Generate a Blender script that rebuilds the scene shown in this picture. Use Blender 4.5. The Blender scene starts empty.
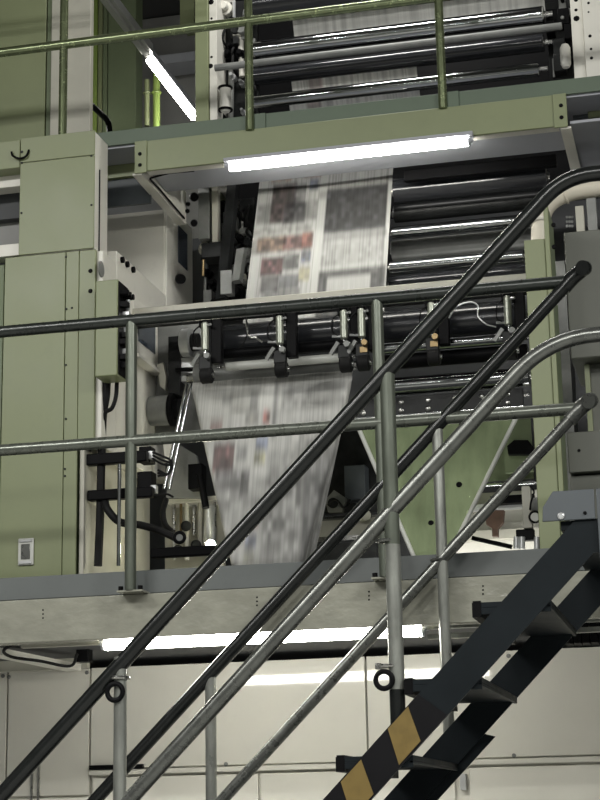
import bpy, bmesh, math, random
from mathutils import Vector, Matrix
random.seed(7)
PI = math.pi
SC = bpy.context.scene
COL = SC.collection
H = 1.5                                   # eye height above the hall floor
F = 1750.0
R_ = Vector((0.97274, 0.23116, -0.01890)); U_ = Vector(); F_ = Vector()
def set_cam(yaw, pitch, roll):
    global R_, U_, F_
    f = Vector((-math.sin(yaw)*math.cos(pitch), math.cos(yaw)*math.cos(pitch), math.sin(pitch)))
    r = Vector((math.cos(yaw), math.sin(yaw), 0)); u = r.cross(f)
    R_ = r*math.cos(roll)+u*math.sin(roll); U_ = -r*math.sin(roll)+u*math.cos(roll); F_ = f
set_cam(0.2333, 0.2398, -0.0197)
EYE = Vector((0, 0, H))
def ray(x, y): return R_*((x-300)/F) - U_*((y-400)/F) + F_
def P(x, y, Y): d = ray(x, y); return EYE + d*(Y/d.y)
def PX(x, y, X): d = ray(x, y); return EYE + d*(X/d.x)
def pix(s, Y): return s*Y/F               # a length in pixels at depth Y

# ------------------------------------------------------------------ materials
def nd(nt, t, **kw):
    n = nt.nodes.new(t)
    for k, v in kw.items(): setattr(n, k, v)
    return n
def new_mat(name):
    m = bpy.data.materials.new(name); m.use_nodes = True
    nt = m.node_tree; b = nt.nodes['Principled BSDF']
    return m, nt, b
def surface(name, col, rough=.45, metal=0.0, var=.12, scale=3.0, bump=0.0, bscale=60.0, dirt=0.0, stretch=(1, 1, 1), spec=.5, coat=0.0):
    m, nt, b = new_mat(name)
    geo = nd(nt, 'ShaderNodeNewGeometry')
    mp = nd(nt, 'ShaderNodeMapping'); mp.inputs['Scale'].default_value = stretch
    nt.links.new(geo.outputs['Position'], mp.inputs['Vector'])
    n1 = nd(nt, 'ShaderNodeTexNoise'); n1.inputs['Scale'].default_value = scale; n1.inputs['Detail'].default_value = 6; n1.inputs['Roughness'].default_value = .6
    nt.links.new(mp.outputs[0], n1.inputs['Vector'])
    rp = nd(nt, 'ShaderNodeValToRGB')
    rp.color_ramp.elements[0].position = .3; rp.color_ramp.elements[1].position = .7
    rp.color_ramp.elements[0].color = tuple(max(0, c*(1-var)) for c in col)+(1,)
    rp.color_ramp.elements[1].color = tuple(min(1, c*(1+var)) for c in col)+(1,)
    nt.links.new(n1.outputs['Fac'], rp.inputs[0])
    out = rp.outputs[0]
    if dirt > 0:
        n2 = nd(nt, 'ShaderNodeTexNoise'); n2.inputs['Scale'].default_value = 9; n2.inputs['Detail'].default_value = 10; n2.inputs['Roughness'].default_value = .75
        nt.links.new(geo.outputs['Position'], n2.inputs['Vector'])
        r2 = nd(nt, 'ShaderNodeValToRGB'); r2.color_ramp.elements[0].position = .55; r2.color_ramp.elements[1].position = .75
        r2.color_ramp.elements[0].color = (0, 0, 0, 1); r2.color_ramp.elements[1].color = (dirt, dirt, dirt, 1)
        nt.links.new(n2.outputs['Fac'], r2.inputs[0])
        mx = nd(nt, 'ShaderNodeMixRGB'); mx.inputs[2].default_value = tuple(c*.35 for c in col)+(1,)
        nt.links.new(r2.outputs[0], mx.inputs[0]); nt.links.new(out, mx.inputs[1]); out = mx.outputs[0]
    nt.links.new(out, b.inputs['Base Color'])
    rr = nd(nt, 'ShaderNodeMapRange'); rr.inputs['To Min'].default_value = max(.03, rough*.75); rr.inputs['To Max'].default_value = min(1, rough*1.25)
    nt.links.new(n1.outputs['Fac'], rr.inputs['Value']); nt.links.new(rr.outputs[0], b.inputs['Roughness'])
    b.inputs['Metallic'].default_value = metal
    b.inputs['Specular IOR Level'].default_value = spec
    b.inputs['Coat Weight'].default_value = coat
    if bump > 0:
        n3 = nd(nt, 'ShaderNodeTexNoise'); n3.inputs['Scale'].default_value = bscale; n3.inputs['Detail'].default_value = 3
        nt.links.new(mp.outputs[0], n3.inputs['Vector'])
        bp = nd(nt, 'ShaderNodeBump'); bp.inputs['Strength'].default_value = bump; bp.inputs['Distance'].default_value = .01
        nt.links.new(n3.outputs['Fac'], bp.inputs['Height']); nt.links.new(bp.outputs[0], b.inputs['Normal'])
    return m
def emitter(name, col, s):
    m, nt, b = new_mat(name)
    b.inputs['Base Color'].default_value = (.9, .9, .88, 1)
    b.inputs['Emission Color'].default_value = col+(1,); b.inputs['Emission Strength'].default_value = s
    return m
M = dict(
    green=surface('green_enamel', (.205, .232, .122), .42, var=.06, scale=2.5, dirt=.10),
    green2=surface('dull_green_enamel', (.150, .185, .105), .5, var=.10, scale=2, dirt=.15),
    toegreen=surface('dark_green_kick_paint', (.10, .135, .095), .5, var=.07),
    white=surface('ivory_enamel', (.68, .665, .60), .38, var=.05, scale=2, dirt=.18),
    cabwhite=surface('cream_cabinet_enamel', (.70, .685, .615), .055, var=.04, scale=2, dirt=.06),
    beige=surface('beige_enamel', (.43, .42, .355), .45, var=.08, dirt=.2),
    toegrey=surface('blue_grey_kick_paint', (.095, .105, .103), .5, var=.08, dirt=.15),
    deckbeam=surface('gloss_grey_green_paint', (.26, .26, .215), .22, var=.12, scale=12, bump=.5, bscale=22, dirt=.1, stretch=(.6, 1, 1)),
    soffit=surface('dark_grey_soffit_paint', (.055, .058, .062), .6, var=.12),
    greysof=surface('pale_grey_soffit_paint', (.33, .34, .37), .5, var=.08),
    galv=surface('galvanised_steel', (.28, .29, .265), .30, metal=.6, var=.2, scale=25, stretch=(1, 1, .3)),
    galvdark=surface('dark_steel_pipe', (.13, .135, .125), .28, metal=.7, var=.2, scale=20),
    blackpipe=surface('black_gloss_pipe', (.012, .0135, .013), .24, metal=.3, var=.2, scale=15),
    boxshade=surface('shaded_green_box_paint', (.115, .12, .10), .5, var=.06, dirt=.1),  # grey tone paints in the shade on a green box
    cylgrey=surface('satin_aluminium', (.26, .275, .23), .32, metal=.5, var=.1),
    postgrey=surface('olive_grey_post_steel', (.105, .118, .095), .32, metal=.45, var=.15, scale=20, stretch=(1, 1, .3)),
    railgrey=surface('grey_rail_steel', (.125, .135, .115), .28, metal=.5, var=.12, scale=20),
    railblack=surface('dark_green_black_rail_paint', (.022, .026, .023), .28, metal=.2, var=.2, scale=15),
    railgreen=surface('olive_rail_steel', (.20, .235, .13), .26, metal=.7, var=.15, scale=20),
    stair=surface('charcoal_stair_paint', (.0085, .0115, .0135), .5, var=.15, scale=6, dirt=.1, spec=.10),
    plate=surface('slate_blue_paint', (.06, .07, .078), .5, var=.08),
    yellow=surface('worn_hazard_yellow', (.15, .10, .02), .5, var=.15, scale=18, dirt=.25),
    hazblack=surface('hazard_black', (.007, .007, .008), .5, var=.2, spec=.1),
    black=surface('black_plastic', (.0045, .0045, .005), .45, var=.2, spec=.06),
    rubber=surface('black_rubber', (.012, .012, .012), .6, var=.2, spec=.12),
    chrome=surface('polished_roller_steel', (.36, .37, .37), .13, metal=1, var=.08, scale=10, stretch=(.1, 1, 1)),
    steel=surface('machined_steel', (.42, .42, .40), .28, metal=1, var=.15, scale=30),
    darkroll=surface('dark_roller_coating', (.020, .021, .024), .18, var=.15, scale=8, stretch=(.15, 1, 1), spec=.5),
    darkmetal=surface('oily_dark_casting', (.016, .017, .017), .4, metal=0, var=.4, scale=14, dirt=.3, spec=.18),
    midmetal=surface('grey_casting', (.20, .205, .195), .45, metal=.2, var=.2, scale=8, dirt=.25),
    former=surface('former_plate_green_reflection', (.46, .56, .32), .25, metal=.62, var=.28, scale=3, stretch=(2.2, 1, .5), dirt=.04),  # green base colour paints in the reflected green machinery
    brass=surface('tarnished_brass', (.22, .16, .08), .35, metal=.8, var=.2),
    rust=surface('rusty_brown_casting', (.07, .04, .027), .6, var=.3, scale=20),
    screen=surface('dark_display_glass', (.06, .075, .10), .1, var=.1),
    silver=surface('silver_plastic', (.55, .56, .56), .3, metal=.6, var=.1),
    hose=surface('ivory_flexible_duct', (.62, .58, .48), .5, var=.05),
    blind=surface('grey_inner_panel', (.26, .26, .25), .5, var=.08),
    gauge=surface('white_gauge_face', (.55, .56, .52), .3, var=.04),
    floor=surface('grey_epoxy_floor', (.42, .42, .40), .35, var=.1, dirt=.2),
    hall=surface('dull_hall_paint', (.15, .155, .15), .7, var=.06),
    ceil=surface('dark_hall_ceiling', (.05, .05, .05), .8, var=.1),
    glassblock=surface('dusty_green_pipe_paint', (.22, .30, .08), .25, var=.1),
    tube=emitter('fluorescent_tube_light', (1, .98, .90), 46),
    bluebin=surface('blue_plastic', (.05, .09, .16), .4),
)

# ------------------------------------------------------------------ mesh building
LOC = {}
class MB:
    def __init__(s): s.bm = bmesh.new()
    def box(s, x0, x1, y0, y1, z0, z1):
        x0, x1 = sorted((x0, x1)); y0, y1 = sorted((y0, y1)); z0, z1 = sorted((z0, z1))
        v = [s.bm.verts.new(c) for c in ((x0,y0,z0),(x1,y0,z0),(x1,y1,z0),(x0,y1,z0),(x0,y0,z1),(x1,y0,z1),(x1,y1,z1),(x0,y1,z1))]
        for f in ((3,2,1,0),(4,5,6,7),(0,1,5,4),(1,2,6,5),(2,3,7,6),(3,0,4,7)): s.bm.faces.new([v[i] for i in f])
        return s
    def obox(s, p0, p1, w, h, up=Vector((0, 0, 1))):      # a bar of section w x h from p0 to p1
        d = (p1-p0).normalized(); a = d.cross(up)
        if a.length < 1e-4: a = d.cross(Vector((1, 0, 0)))
        a.normalize(); b = a.cross(d)
        q = []
        for p in (p0, p1):
            for i, j in ((-1,-1),(1,-1),(1,1),(-1,1)): q.append(s.bm.verts.new(p+a*(i*w/2)+b*(j*h/2)))
        for f in ((3,2,1,0),(4,5,6,7),(0,1,5,4),(1,2,6,5),(2,3,7,6),(3,0,4,7)): s.bm.faces.new([q[i] for i in f])
        bmesh.ops.recalc_face_normals(s.bm, faces=s.bm.faces)
        return s
    def prism(s, pts, off):                                # a flat outline pushed along the vector off
        off = Vector(off)
        a = [s.bm.verts.new(p) for p in pts]; b = [s.bm.verts.new(Vector(p)+off) for p in pts]
        n = len(pts)
        s.bm.faces.new(a); s.bm.faces.new(b[::-1])
        for i in range(n): s.bm.faces.new((a[i], b[i], b[(i+1) % n], a[(i+1) % n]))
        bmesh.ops.recalc_face_normals(s.bm, faces=s.bm.faces)
        return s
    def tube(s, pts, r, seg=14, caps=True, r2=None):
        pts = [Vector(p) for p in pts]; n = len(pts)
        t0 = (pts[1]-pts[0]).normalized()
        a = t0.cross(Vector((0, 0, 1)))
        if a.length < 1e-3: a = t0.cross(Vector((0, 1, 0)))
        a.normalize(); rings = []; prev = t0
        for i, p in enumerate(pts):
            if i == 0: t = t0
            elif i == n-1: t = (pts[-1]-pts[-2]).normalized()
            else: t = ((pts[i+1]-p).normalized()+(p-pts[i-1]).normalized()).normalized()
            q = prev.rotation_difference(t); a = q @ a; a = (a-t*a.dot(t)).normalized(); prev = t
            b = t.cross(a)
            rr = r if r2 is None else r+(r2-r)*i/(n-1)
            rings.append([s.bm.verts.new(p+(a*math.cos(2*PI*k/seg)+b*math.sin(2*PI*k/seg))*rr) for k in range(seg)])
        for i in range(n-1):
            for k in range(seg):
                s.bm.faces.new((rings[i][k], rings[i][(k+1) % seg], rings[i+1][(k+1) % seg], rings[i+1][k]))
        if caps: s.bm.faces.new(rings[0][::-1]); s.bm.faces.new(rings[-1])
        bmesh.ops.recalc_face_normals(s.bm, faces=s.bm.faces)
        return s
    def cyl(s, p0, p1, r, seg=20): return s.tube([p0, p1], r, seg)
    def lathe(s, p0, p1, prof, seg=24):                    # prof: (fraction along the axis, radius)
        p0, p1 = Vector(p0), Vector(p1); d = p1-p0; t = d.normalized()
        a = t.cross(Vector((0, 0, 1)))
        if a.length < 1e-3: a = t.cross(Vector((0, 1, 0)))
        a.normalize(); b = t.cross(a); rings = []
        for f, r in prof: rings.append([s.bm.verts.new(p0+d*f+(a*math.cos(2*PI*k/seg)+b*math.sin(2*PI*k/seg))*r) for k in range(seg)])
        for i in range(len(rings)-1):
            for k in range(seg): s.bm.faces.new((rings[i][k], rings[i][(k+1) % seg], rings[i+1][(k+1) % seg], rings[i+1][k]))
        s.bm.faces.new(rings[0][::-1]); s.bm.faces.new(rings[-1])
        bmesh.ops.recalc_face_normals(s.bm, faces=s.bm.faces)
        return s
    def torus(s, c, axis, R, r, seg=24, sg=8):
        c = Vector(c); t = Vector(axis).normalized(); a = t.cross(Vector((0, 0, 1)))
        if a.length < 1e-3: a = t.cross(Vector((0, 1, 0)))
        a.normalize(); b = t.cross(a); rings = []
        for i in range(seg):
            e = a*math.cos(2*PI*i/seg)+b*math.sin(2*PI*i/seg)
            rings.append([s.bm.verts.new(c+e*(R+r*math.cos(2*PI*k/sg))+t*(r*math.sin(2*PI*k/sg))) for k in range(sg)])
        for i in range(seg):
            for k in range(sg): s.bm.faces.new((rings[i][k], rings[i][(k+1) % sg], rings[(i+1) % seg][(k+1) % sg], rings[(i+1) % seg][k]))
        bmesh.ops.recalc_face_normals(s.bm, faces=s.bm.faces)
        return s
    def build(s, name, mat, parent=None, bevel=0.0, angle=35):
        me = bpy.data.meshes.new(name)
        if parent is not None: org = LOC[parent.name]
        else:
            vs = [v.co for v in s.bm.verts]
            org = Vector(((min(v.x for v in vs)+max(v.x for v in vs))/2, (min(v.y for v in vs)+max(v.y for v in vs))/2, min(v.z for v in vs)))
        bmesh.ops.translate(s.bm, verts=s.bm.verts, vec=-org)
        s.bm.to_mesh(me); s.bm.free()
        me.materials.append(M[mat] if isinstance(mat, str) else mat)
        for p in me.polygons: p.use_smooth = True
        me.set_sharp_from_angle(angle=math.radians(angle))
        o = bpy.data.objects.new(name, me); COL.objects.link(o)
        if parent is not None: o.parent = parent
        else: o.location = org
        LOC[o.name] = org
        if bevel > 0:
            md = o.modifiers.new('edge', 'BEVEL'); md.width = bevel; md.segments = 2; md.limit_method = 'ANGLE'; md.angle_limit = math.radians(40)
            md.harden_normals = False
        return o
def tag(o, label, cat, group=None):
    o['label'] = label; o['category'] = cat
    if group: o['group'] = group
    return o
def thing(name, label, cat, loc, group=None):
    o = bpy.data.objects.new(name, None); COL.objects.link(o); o.location = Vector(loc); o.empty_display_size = .1
    LOC[o.name] = Vector(loc)
    return tag(o, label, cat, group)
def struct(o): o['kind'] = 'structure'; return o
def lab(o, text): o['label'] = text; return o
def bend(pts, r, n=6):                                     # a polyline with rounded corners
    pts = [Vector(p) for p in pts]; out = [pts[0]]
    for i in range(1, len(pts)-1):
        a, b, c = pts[i-1], pts[i], pts[i+1]
        d1, d2 = (a-b), (c-b); q = min(r, d1.length*.49, d2.length*.49)
        s, e = b+d1.normalized()*q, b+d2.normalized()*q
        for k in range(n+1):
            t = k/n; out.append(s*(1-t)**2+b*(2*t*(1-t))+e*t*t)
    out.append(pts[-1]); return out
def spline(pts, n=8):                                      # smooth curve through the points
    pts = [Vector(p) for p in pts]; q = [pts[0]*2-pts[1]]+pts+[pts[-1]*2-pts[-2]]; out = []
    for i in range(1, len(q)-2):
        for k in range(n):
            t = k/n; a, b, c, d = q[i-1], q[i], q[i+1], q[i+2]
            out.append(.5*((2*b)+(c-a)*t+(2*a-5*b+4*c-d)*t*t+(3*b-a-3*c+d)*t**3))
    out.append(pts[-1]); return out
def V(x, y, z): return Vector((x, y, z))
FR = V(0, -1, 0)
def bolt(parent, p, r=.008, mat='darkmetal', name='bolt', axis=FR, t=.006):
    p = Vector(p); MB().lathe(p-axis*.002, p+axis*t, [(0, r), (.7, r), (1, r*.7)], 8).build(name, mat, parent)

# ------------------------------------------------------------------ the hall (behind and around the press)
struct(MB().box(-14, 8, -7, 19, -.2, 0).build('floor', 'floor'))
struct(MB().box(-14, 8, -7, 19, 9.5, 9.7).build('ceiling', 'ceil'))
struct(MB().box(-14, 8, 18.8, 19, 0, 9.5).build('wall_back', 'hall'))
struct(MB().box(-14, 8, -7.2, -7, 0, 9.5).build('wall_front', 'hall'))
struct(MB().box(-14.2, -14, -7, 19, 0, 9.5).build('wall_left', 'hall'))
struct(MB().box(8, 8.2, -7, 19, 0, 9.5).build('wall_right', 'hall'))

# ------------------------------------------------------------------ lower platform
YD = 6.80
zt_bot = P(131, 594, 6.88).z; zt_top = P(131, 571, 6.88).z
zf_bot = P(131, 638, 6.86).z
DECK = zt_bot+.012
XL, XR = -4.4, 1.2
pf = thing('walkway_platform', 'lower steel walkway platform with grey kick plate and glossy grey green edge', 'platform', (-1.6, 8.4, zf_bot))
MB().box(XL, XR, 6.88, 6.895, zt_bot, zt_top).build('kick_plate', 'toegrey', pf, .002)
MB().box(XL, XR, 6.86, 6.94, zf_bot, zt_bot-.004).build('edge_channel', 'deckbeam', pf, .004)
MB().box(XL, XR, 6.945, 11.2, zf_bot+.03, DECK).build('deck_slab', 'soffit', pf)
for x in (43, 257, 369, 483):
    for dy in (0, 4, 8):
        bolt(pf, P(x, 604+dy-(x-43)*.05+ (6 if x < 100 else 4), 6.86), .004, 'black', 'drain_hole', t=.001)
# guard railing of the lower platform
rail = thing('guard_railing', 'grey green pipe guard railing along the lower walkway platform', 'railing', (-1.8, YD, zt_bot))
pe = P(578, 276, YD); pe2 = P(584, 404, YD)
zr = P(131, 324, YD).z; zr = (P(131, 322, YD).z+P(500, 286, YD).z)/2; zm = (P(131, 442, YD).z+P(500, 413, YD).z)/2
MB().tube([V(XL, YD, zr), V(pe.x-.02, YD, zr)], .026, 18).build('top_rail', 'railblack', rail)
MB().tube([V(XL, YD, zm), V(pe2.x-.03, YD, zm)], .025, 18).build('mid_rail', 'railgrey', rail)
for x, m in ((131, 'postgrey'), (381.5, 'postgrey')):
    xx = P(x, 450, YD).x
    po = MB().tube([V(xx, YD, zt_bot+.004), V(xx, YD, zr)], .024, 18).build('post', m, rail)
    MB().box(xx-.055, xx+.055, 6.785, 6.879, zt_bot-.003, zt_bot+.004).build('base_plate', 'deckbeam', po)
    for s in (-1, 1):
        MB().cyl(V(xx+s*.042, 6.80, zt_bot+.004), V(xx+s*.042, 6.80, zt_bot+.022), .011, 6).build('bolt', 'black', po)

# ------------------------------------------------------------------ staircase beside the platform
YA = 5.76
st = thing('staircase', 'charcoal open riser steel staircase with yellow hazard stripes at its lower end', 'staircase', (-1.2, 6.2, 0))
def line_at(a, b, Y):                                      # world line through two image points at depth Y
    return P(*a, Y), P(*b, Y)
YS = YA-.045
ua, ub = line_at((323, 800), (557, 540), YS); la, lb = line_at((371, 800), (589, 556), YS)
dirs = (ub-ua).normalized()
def along(p, z): return p+dirs*((z-p.z)/dirs.z)
perp_off = la-along(ua, la.z)
ztop = P(560, 525, YA).z
zland = P(570, 520, YS).z; zlow_ = P(592, 553, YS).z
xr = 1.0
pts = [V(along(ua, .02).x, YS, .02), V(along(ua, zland).x, YS, zland), V(xr, YS, zland), V(xr, YS, zlow_), V(along(la, zlow_).x, YS, zlow_), V(along(la, .02).x, YS, .02)]
MB().prism(pts, (0, .012, 0)).build('stringer', 'stair', st)
YF = 6.70
pts2 = [V(p.x, YF, p.z) for p in pts]
MB().prism(pts2, (0, .012, 0)).build('stringer', 'stair', st)
# lapped cover plates carrying the hazard stripes
zlap = P(431, 706, YA).z
cov = MB().prism([V(along(ua, .1).x, YS-.006, .1), V(along(ua, P(420, 695, YA).z).x, YS-.006, P(420, 695, YA).z), V(along(la, P(446, 716, YA).z).x, YS-.006, P(446, 716, YA).z), V(along(la, .1).x, YS-.006, .1)], (0, .006, 0)).build('lap_plate', 'hazblack', st)
Q = lambda *ps: [P(x, y, YS-.0085) for x, y in ps]
for k in range(5):
    dx, dy = -47*k, 53*k
    qs = [(387.7+dx, 728.8+dy), (408+dx, 706.5+dy), (420.5+dx, 741+dy), (399+dx, 765+dy)]
    lab(MB().prism(Q(*qs), (0, .0024, 0)).build('hazard_stripe', 'yellow', st), 'worn yellow hazard stripe')
    if P(qs[0][0], qs[0][1], YA).z < .25: break
MB().prism([V(along(ua, .1).x, YF+.013, .1), V(along(ua, P(452, 725, YF).z).x, YF+.013, P(452, 725, YF).z), V(along(la, P(493, 731, YF).z).x+.03, YF+.013, P(493, 731, YF).z-.02), V(along(la, .1).x+.03, YF+.013, .1)], (0, .006, 0)).build('lap_plate', 'stair', st)
nose = P(472, 603, YS+.02)
rise, run = nose.z-P(404, 680, YS+.02).z, nose.x-P(404, 680, YS+.02).x
k = 0
while nose.z-rise*k > .1:
    x, z = nose.x-run*k, nose.z-rise*k
    t = MB().box(x+.03, x+.258, YS+.014, YF-.002, z-.018, z).box(x+.03, x+.258, YS+.014, YS+.022, z-.04, z-.018).box(x+.246, x+.258, YS+.014, YF-.002, z-.026, z-.018).build('tread', 'stair', st, .0015)
    n = MB().box(x, x+.03, YS+.014, YF-.002, z-.048, z)
    for j in range(24):
        y = YS+.02+j*(YF-YS-.04)/24
        n.box(x+.002, x+.028, y, y+.018, z, z+.006)
    n.build('nosing', 'black', t)
    k += 1
# landing at the head of the flight
a, b = P(543, 508, YS), P(553, 492, YS); c0 = P(543, 526, YS)
MB().prism([V(c0.x, YS-.012, zland-.002), V(a.x, YS-.012, a.z), V(b.x, YS-.012, b.z), V(P(594, 490, YS).x, YS-.012, b.z), V(P(594, 490, YS).x, YS-.012, zland-.002)], (0, .01, 0)).build('kick_plate', 'plate', st, .002)
MB().prism([V(P(596, 490, YS).x, YS-.012, zland-.14), V(P(596, 490, YS).x, YS-.012, b.z), V(xr, YS-.012, b.z), V(xr, YS-.012, zland-.14)], (0, .01, 0)).build('kick_plate', 'plate', st, .002)
bolt(st, P(561, 516, YS-.012), .012, 'silver'); bolt(st, P(585, 513, YS-.012), .006, 'black')
MB().box(P(560, 520, YS).x, xr, YS+.014, YF-.002, zland-.03, zland).build('landing_plate', 'stair', st)
# handrails
zA = (P(575, 177, YS).z)
hn = thing('stair_handrail', 'near stair handrail, black pipe on grey posts, bending level at upper right', 'handrail', (-1.6, YA, 0))
def inc(pt, Y, z, d):                                      # point of the inclined pipe through pixel pt at height z
    p = P(*pt, Y); return p+d*((z-p.z)/d.z)
dA = (P(540, 203, YA)-P(60, 731, YA)); dA = V(dA.x, 0, dA.z).normalized()
A0 = inc((300, 467, YA)[:2], YA, .75, dA); A1 = inc((300, 467), YA, P(590, 174, YA).z, dA)
zc = P(590, 335, YA).z
C0 = inc((300, 612), YA, .3, dA); C1 = inc((300, 612), YA, zc, dA)
MB().tube(bend([A0, A1, V(1.0, YA, A1.z)], .10, 8), .0275, 20).build('top_rail', 'blackpipe', hn)
MB().tube(bend([C0, C1, V(1.0, YA, C1.z)], .16, 8), .0265, 20).build('mid_rail', 'galvdark', hn)
def stair_post(parent, xp, yp, Y, dpt, zlow, mat, r, zsplit=None, low='galv'):
    top = P(xp, yp, Y); p = dpt
    if zsplit is None:
        return MB().tube([V(top.x, Y, zlow), V(top.x, Y, top.z)], r, 18).build('post', mat, parent)
    o = MB().tube([V(top.x, Y, zsplit), V(top.x, Y, top.z)], r, 18).build('post', mat, parent)
    MB().tube([V(top.x, Y, zlow), V(top.x, Y, zsplit)], r*1.02, 18).build('lower_tube', low, o)
    return o
p1 = stair_post(hn, 120.5, 657, YA, None, .25, 'galv', .0225)
yb = YA
p2 = stair_post(hn, 387, 372, YA, None, P(388, 690, YA).z, 'postgrey', .026, P(388, 545, YA).z, 'galv')
MB().tube([V(P(387, 372, YA).x, YA, P(388, 735, YA).z), V(P(387, 372, YA).x, YA, P(388, 690, YA).z)], .0262, 18).build('foot_sleeve', 'blackpipe', p2)
def clip(parent, x, y, Y, mat='black'):
    c = P(x, y, Y-.03)
    q = P(x+5, y-14, Y)
    MB().torus(c, (0, 1, 0), .028, .009, 20, 8).build('ring', mat, parent)
    MB().torus(q, (0, 0, 1), .030, .006, 20, 6).box(q.x-.045, q.x-.025, Y-.012, Y+.012, q.z-.01, q.z+.01).build('pipe_clamp', 'steel', parent)
clip(p1, 115, 692, YA); clip(p2, 384, 680, YA)
MB().torus(P(386, 541, YA), (0, 0, 1), .029, .006, 20, 6).build('pipe_clamp', 'galvdark', p2)
hf = thing('stair_handrail', 'far stair handrail, black pipe meeting the platform railing at an elbow', 'handrail', (-1.6, YD, 0))
dB = dA
B1 = P(578, 272, YD); B0 = inc((320, 551), YD, .7, dB); D1 = P(584, 404, YD); D0 = inc((322, 677), YD, .3, dB)
dBB = (B1-P(100, 795, YD)); dBB = V(dBB.x, 0, dBB.z).normalized(); dDD = (D1-P(225, 797, YD)); dDD = V(dDD.x, 0, dDD.z).normalized()
B0 = B1-dBB*((B1.z-.9)/dBB.z); D0 = D1-dDD*((D1.z-.4)/dDD.z)
MB().tube([B0, B1-dBB*.06], .0265, 20).build('top_rail', 'blackpipe', hf)
MB().tube([D0, D1-dDD*.06], .0235, 20).build('mid_rail', 'galvdark', hf)
for pt, d, m in ((B1, dBB, 'blackpipe'), (D1, dDD, 'galvdark')):
    e = V(pt.x, YD, pt.z)
    MB().tube(spline([e-d*.085, e-d*.03, e+V(.02, .004, .012), e+V(.028, -.03, .004), e+V(.02, -.05, 0)], 6), .031, 18).build('elbow', m, hf)
for x, y, lowp in ((437, 425, 745), (210.5, 676, 860)):
    t = P(x, y, YD); MB().tube([V(t.x, YD, max(.2, P(x+3, lowp, YD).z)), V(t.x, YD, t.z)], .0225, 18).build('post', 'galv', hf)
xx = P(438, 560, YD).x
MB().torus(V(xx, YD, P(438, 560, YD).z), (0, 0, 1), .026, .006, 20, 6).build('pipe_clamp', 'galvdark', hf)

# ------------------------------------------------------------------ fluorescent lights
def tube_light(label, p0, p1, r, housing_up=.05, mat='greysof'):
    mid = (p0+p1)/2
    t = thing('fluorescent_light', label, 'light', mid, 'bare fluorescent tube lights on the press')
    d = (p1-p0).normalized()
    MB().tube([p0, p0+d*.002, p1-d*.002, p1], r, 12).build('tube', 'tube', t)
    up = V(0, 0, r+housing_up/2+.004)
    MB().obox(p0-d*.03+up, p1+d*.03+up, .06, housing_up).build('housing', mat, t, .004)
    for p, s in ((p0, -1), (p1, 1)) if abs(d.y) < .5 else ():
        MB().cyl(p, p+d*s*.014, r*.95, 14).obox(p+d*s*.02+V(0, 0, 0), p+d*s*.02+V(0, 0, r+.01), .012, .02).build('end_holder', 'greysof', t)
    return t
YT = 6.99
tube_light('lit fluorescent tube under the lower walkway platform above the cream cabinets', P(105, 645.5, YT), V(P(422, 630.5, YT).x, YT, P(105, 645.5, YT).z), .021, .03, 'beige')
YB = 8.60
tl = P(230, 167, YB-.0); tr = P(468, 143, YB)
tube_light('lit fluorescent tube along the lower edge of the upper green cross member', P(230, 167.5, YB), V(P(468, 143, YB).x, YB, P(230, 167.5, YB).z), .023, .022, 'greysof')
a = P(148, 60, 13.0); b = P(194, 115, 14.2); xx = (a.x+b.x)/2; zz = (a.z+b.z)/2
tube_light('lit fluorescent tube running away from view at upper left behind the railing', V(xx, 13.0, zz), V(xx, 14.25, zz), .036, .06, 'greysof')
mb = MB().box(xx-.05, xx+.05, 10.5, 12.93, zz+.03, zz+.11).box(xx-.02, xx+.02, 10.5, 12.93, zz-.0, zz+.03)
tag(mb.build('cable_trunking', 'gauge'), 'grey cable trunking leading to the receding tube at upper left', 'trunking')
# conduits beside the lower tube
z1 = P(430, 632, YT).z; x1 = P(428, 632, YT).x
tag(MB().box(x1, 1.0, YT-.02, YT+.01, z1+.01, z1+.03).box(x1, 1.0, YT-.02, YT+.01, z1-.03, z1-.01).build('cable_conduit', 'galv'), 'dark double conduit running right from the lower fluorescent tube', 'conduit')
z1 = P(50, 646, YT).z
cc = MB().box(P(22, 644, YT).x, P(100, 642, YT).x, YT-.015, YT+.015, z1-.005, z1+.018)
tag(cc.build('cable_conduit', 'beige'), 'pale conduit running left from the lower fluorescent tube', 'conduit')
cb = [P(95, 640, YT+.03), P(60, 641, YT+.03), P(22, 642, YT+.05), P(4, 650, YT+.08), P(12, 657, YT+.2), P(40, 661, YT+.3), P(70, 666, YT+.4), P(77, 654, YT+.45)]
tag(MB().tube(spline(cb, 8), .007, 8).build('power_cable', 'rubber'), 'black cable looping under the platform at lower left', 'cable')
tag(MB().obox(P(-5, 652, YT+.15), P(74, 668, YT+.75), .08, .03).build('cable_duct', 'white'), 'pale flat cable duct slanting under the platform at lower left', 'cable duct')
pj = P(82, 655, YT+.5)
tag(MB().box(pj.x-.03, pj.x+.03, pj.y, pj.y+.06, pj.z-.03, pj.z+.04).build('junction_box', 'black', None, .004), 'small black junction box under the platform left of the lower tube', 'junction box')
pj = P(40, 655, YT+.95)
tag(MB().box(P(-10, 650, 7.9).x, P(90, 650, 7.9).x, 7.86, 7.9, P(40, 671, 7.9).z, zf_bot+.03).build('soffit_panel', 'beige'), 'beige panel above the leftmost cream cabinet under the platform', 'panel')
# cable carrier at right under the platform
p = P(575, 650, 7.4); m = MB()
for i in range(14): m.box(p.x-.03+i*.035, p.x-.03+i*.035+.028, 7.3, 7.42, zf_bot-.01-.045, zf_bot+.028)
tag(m.build('cable_carrier', 'black'), 'black segmented cable carrier under the platform at far right', 'cable carrier')

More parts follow.
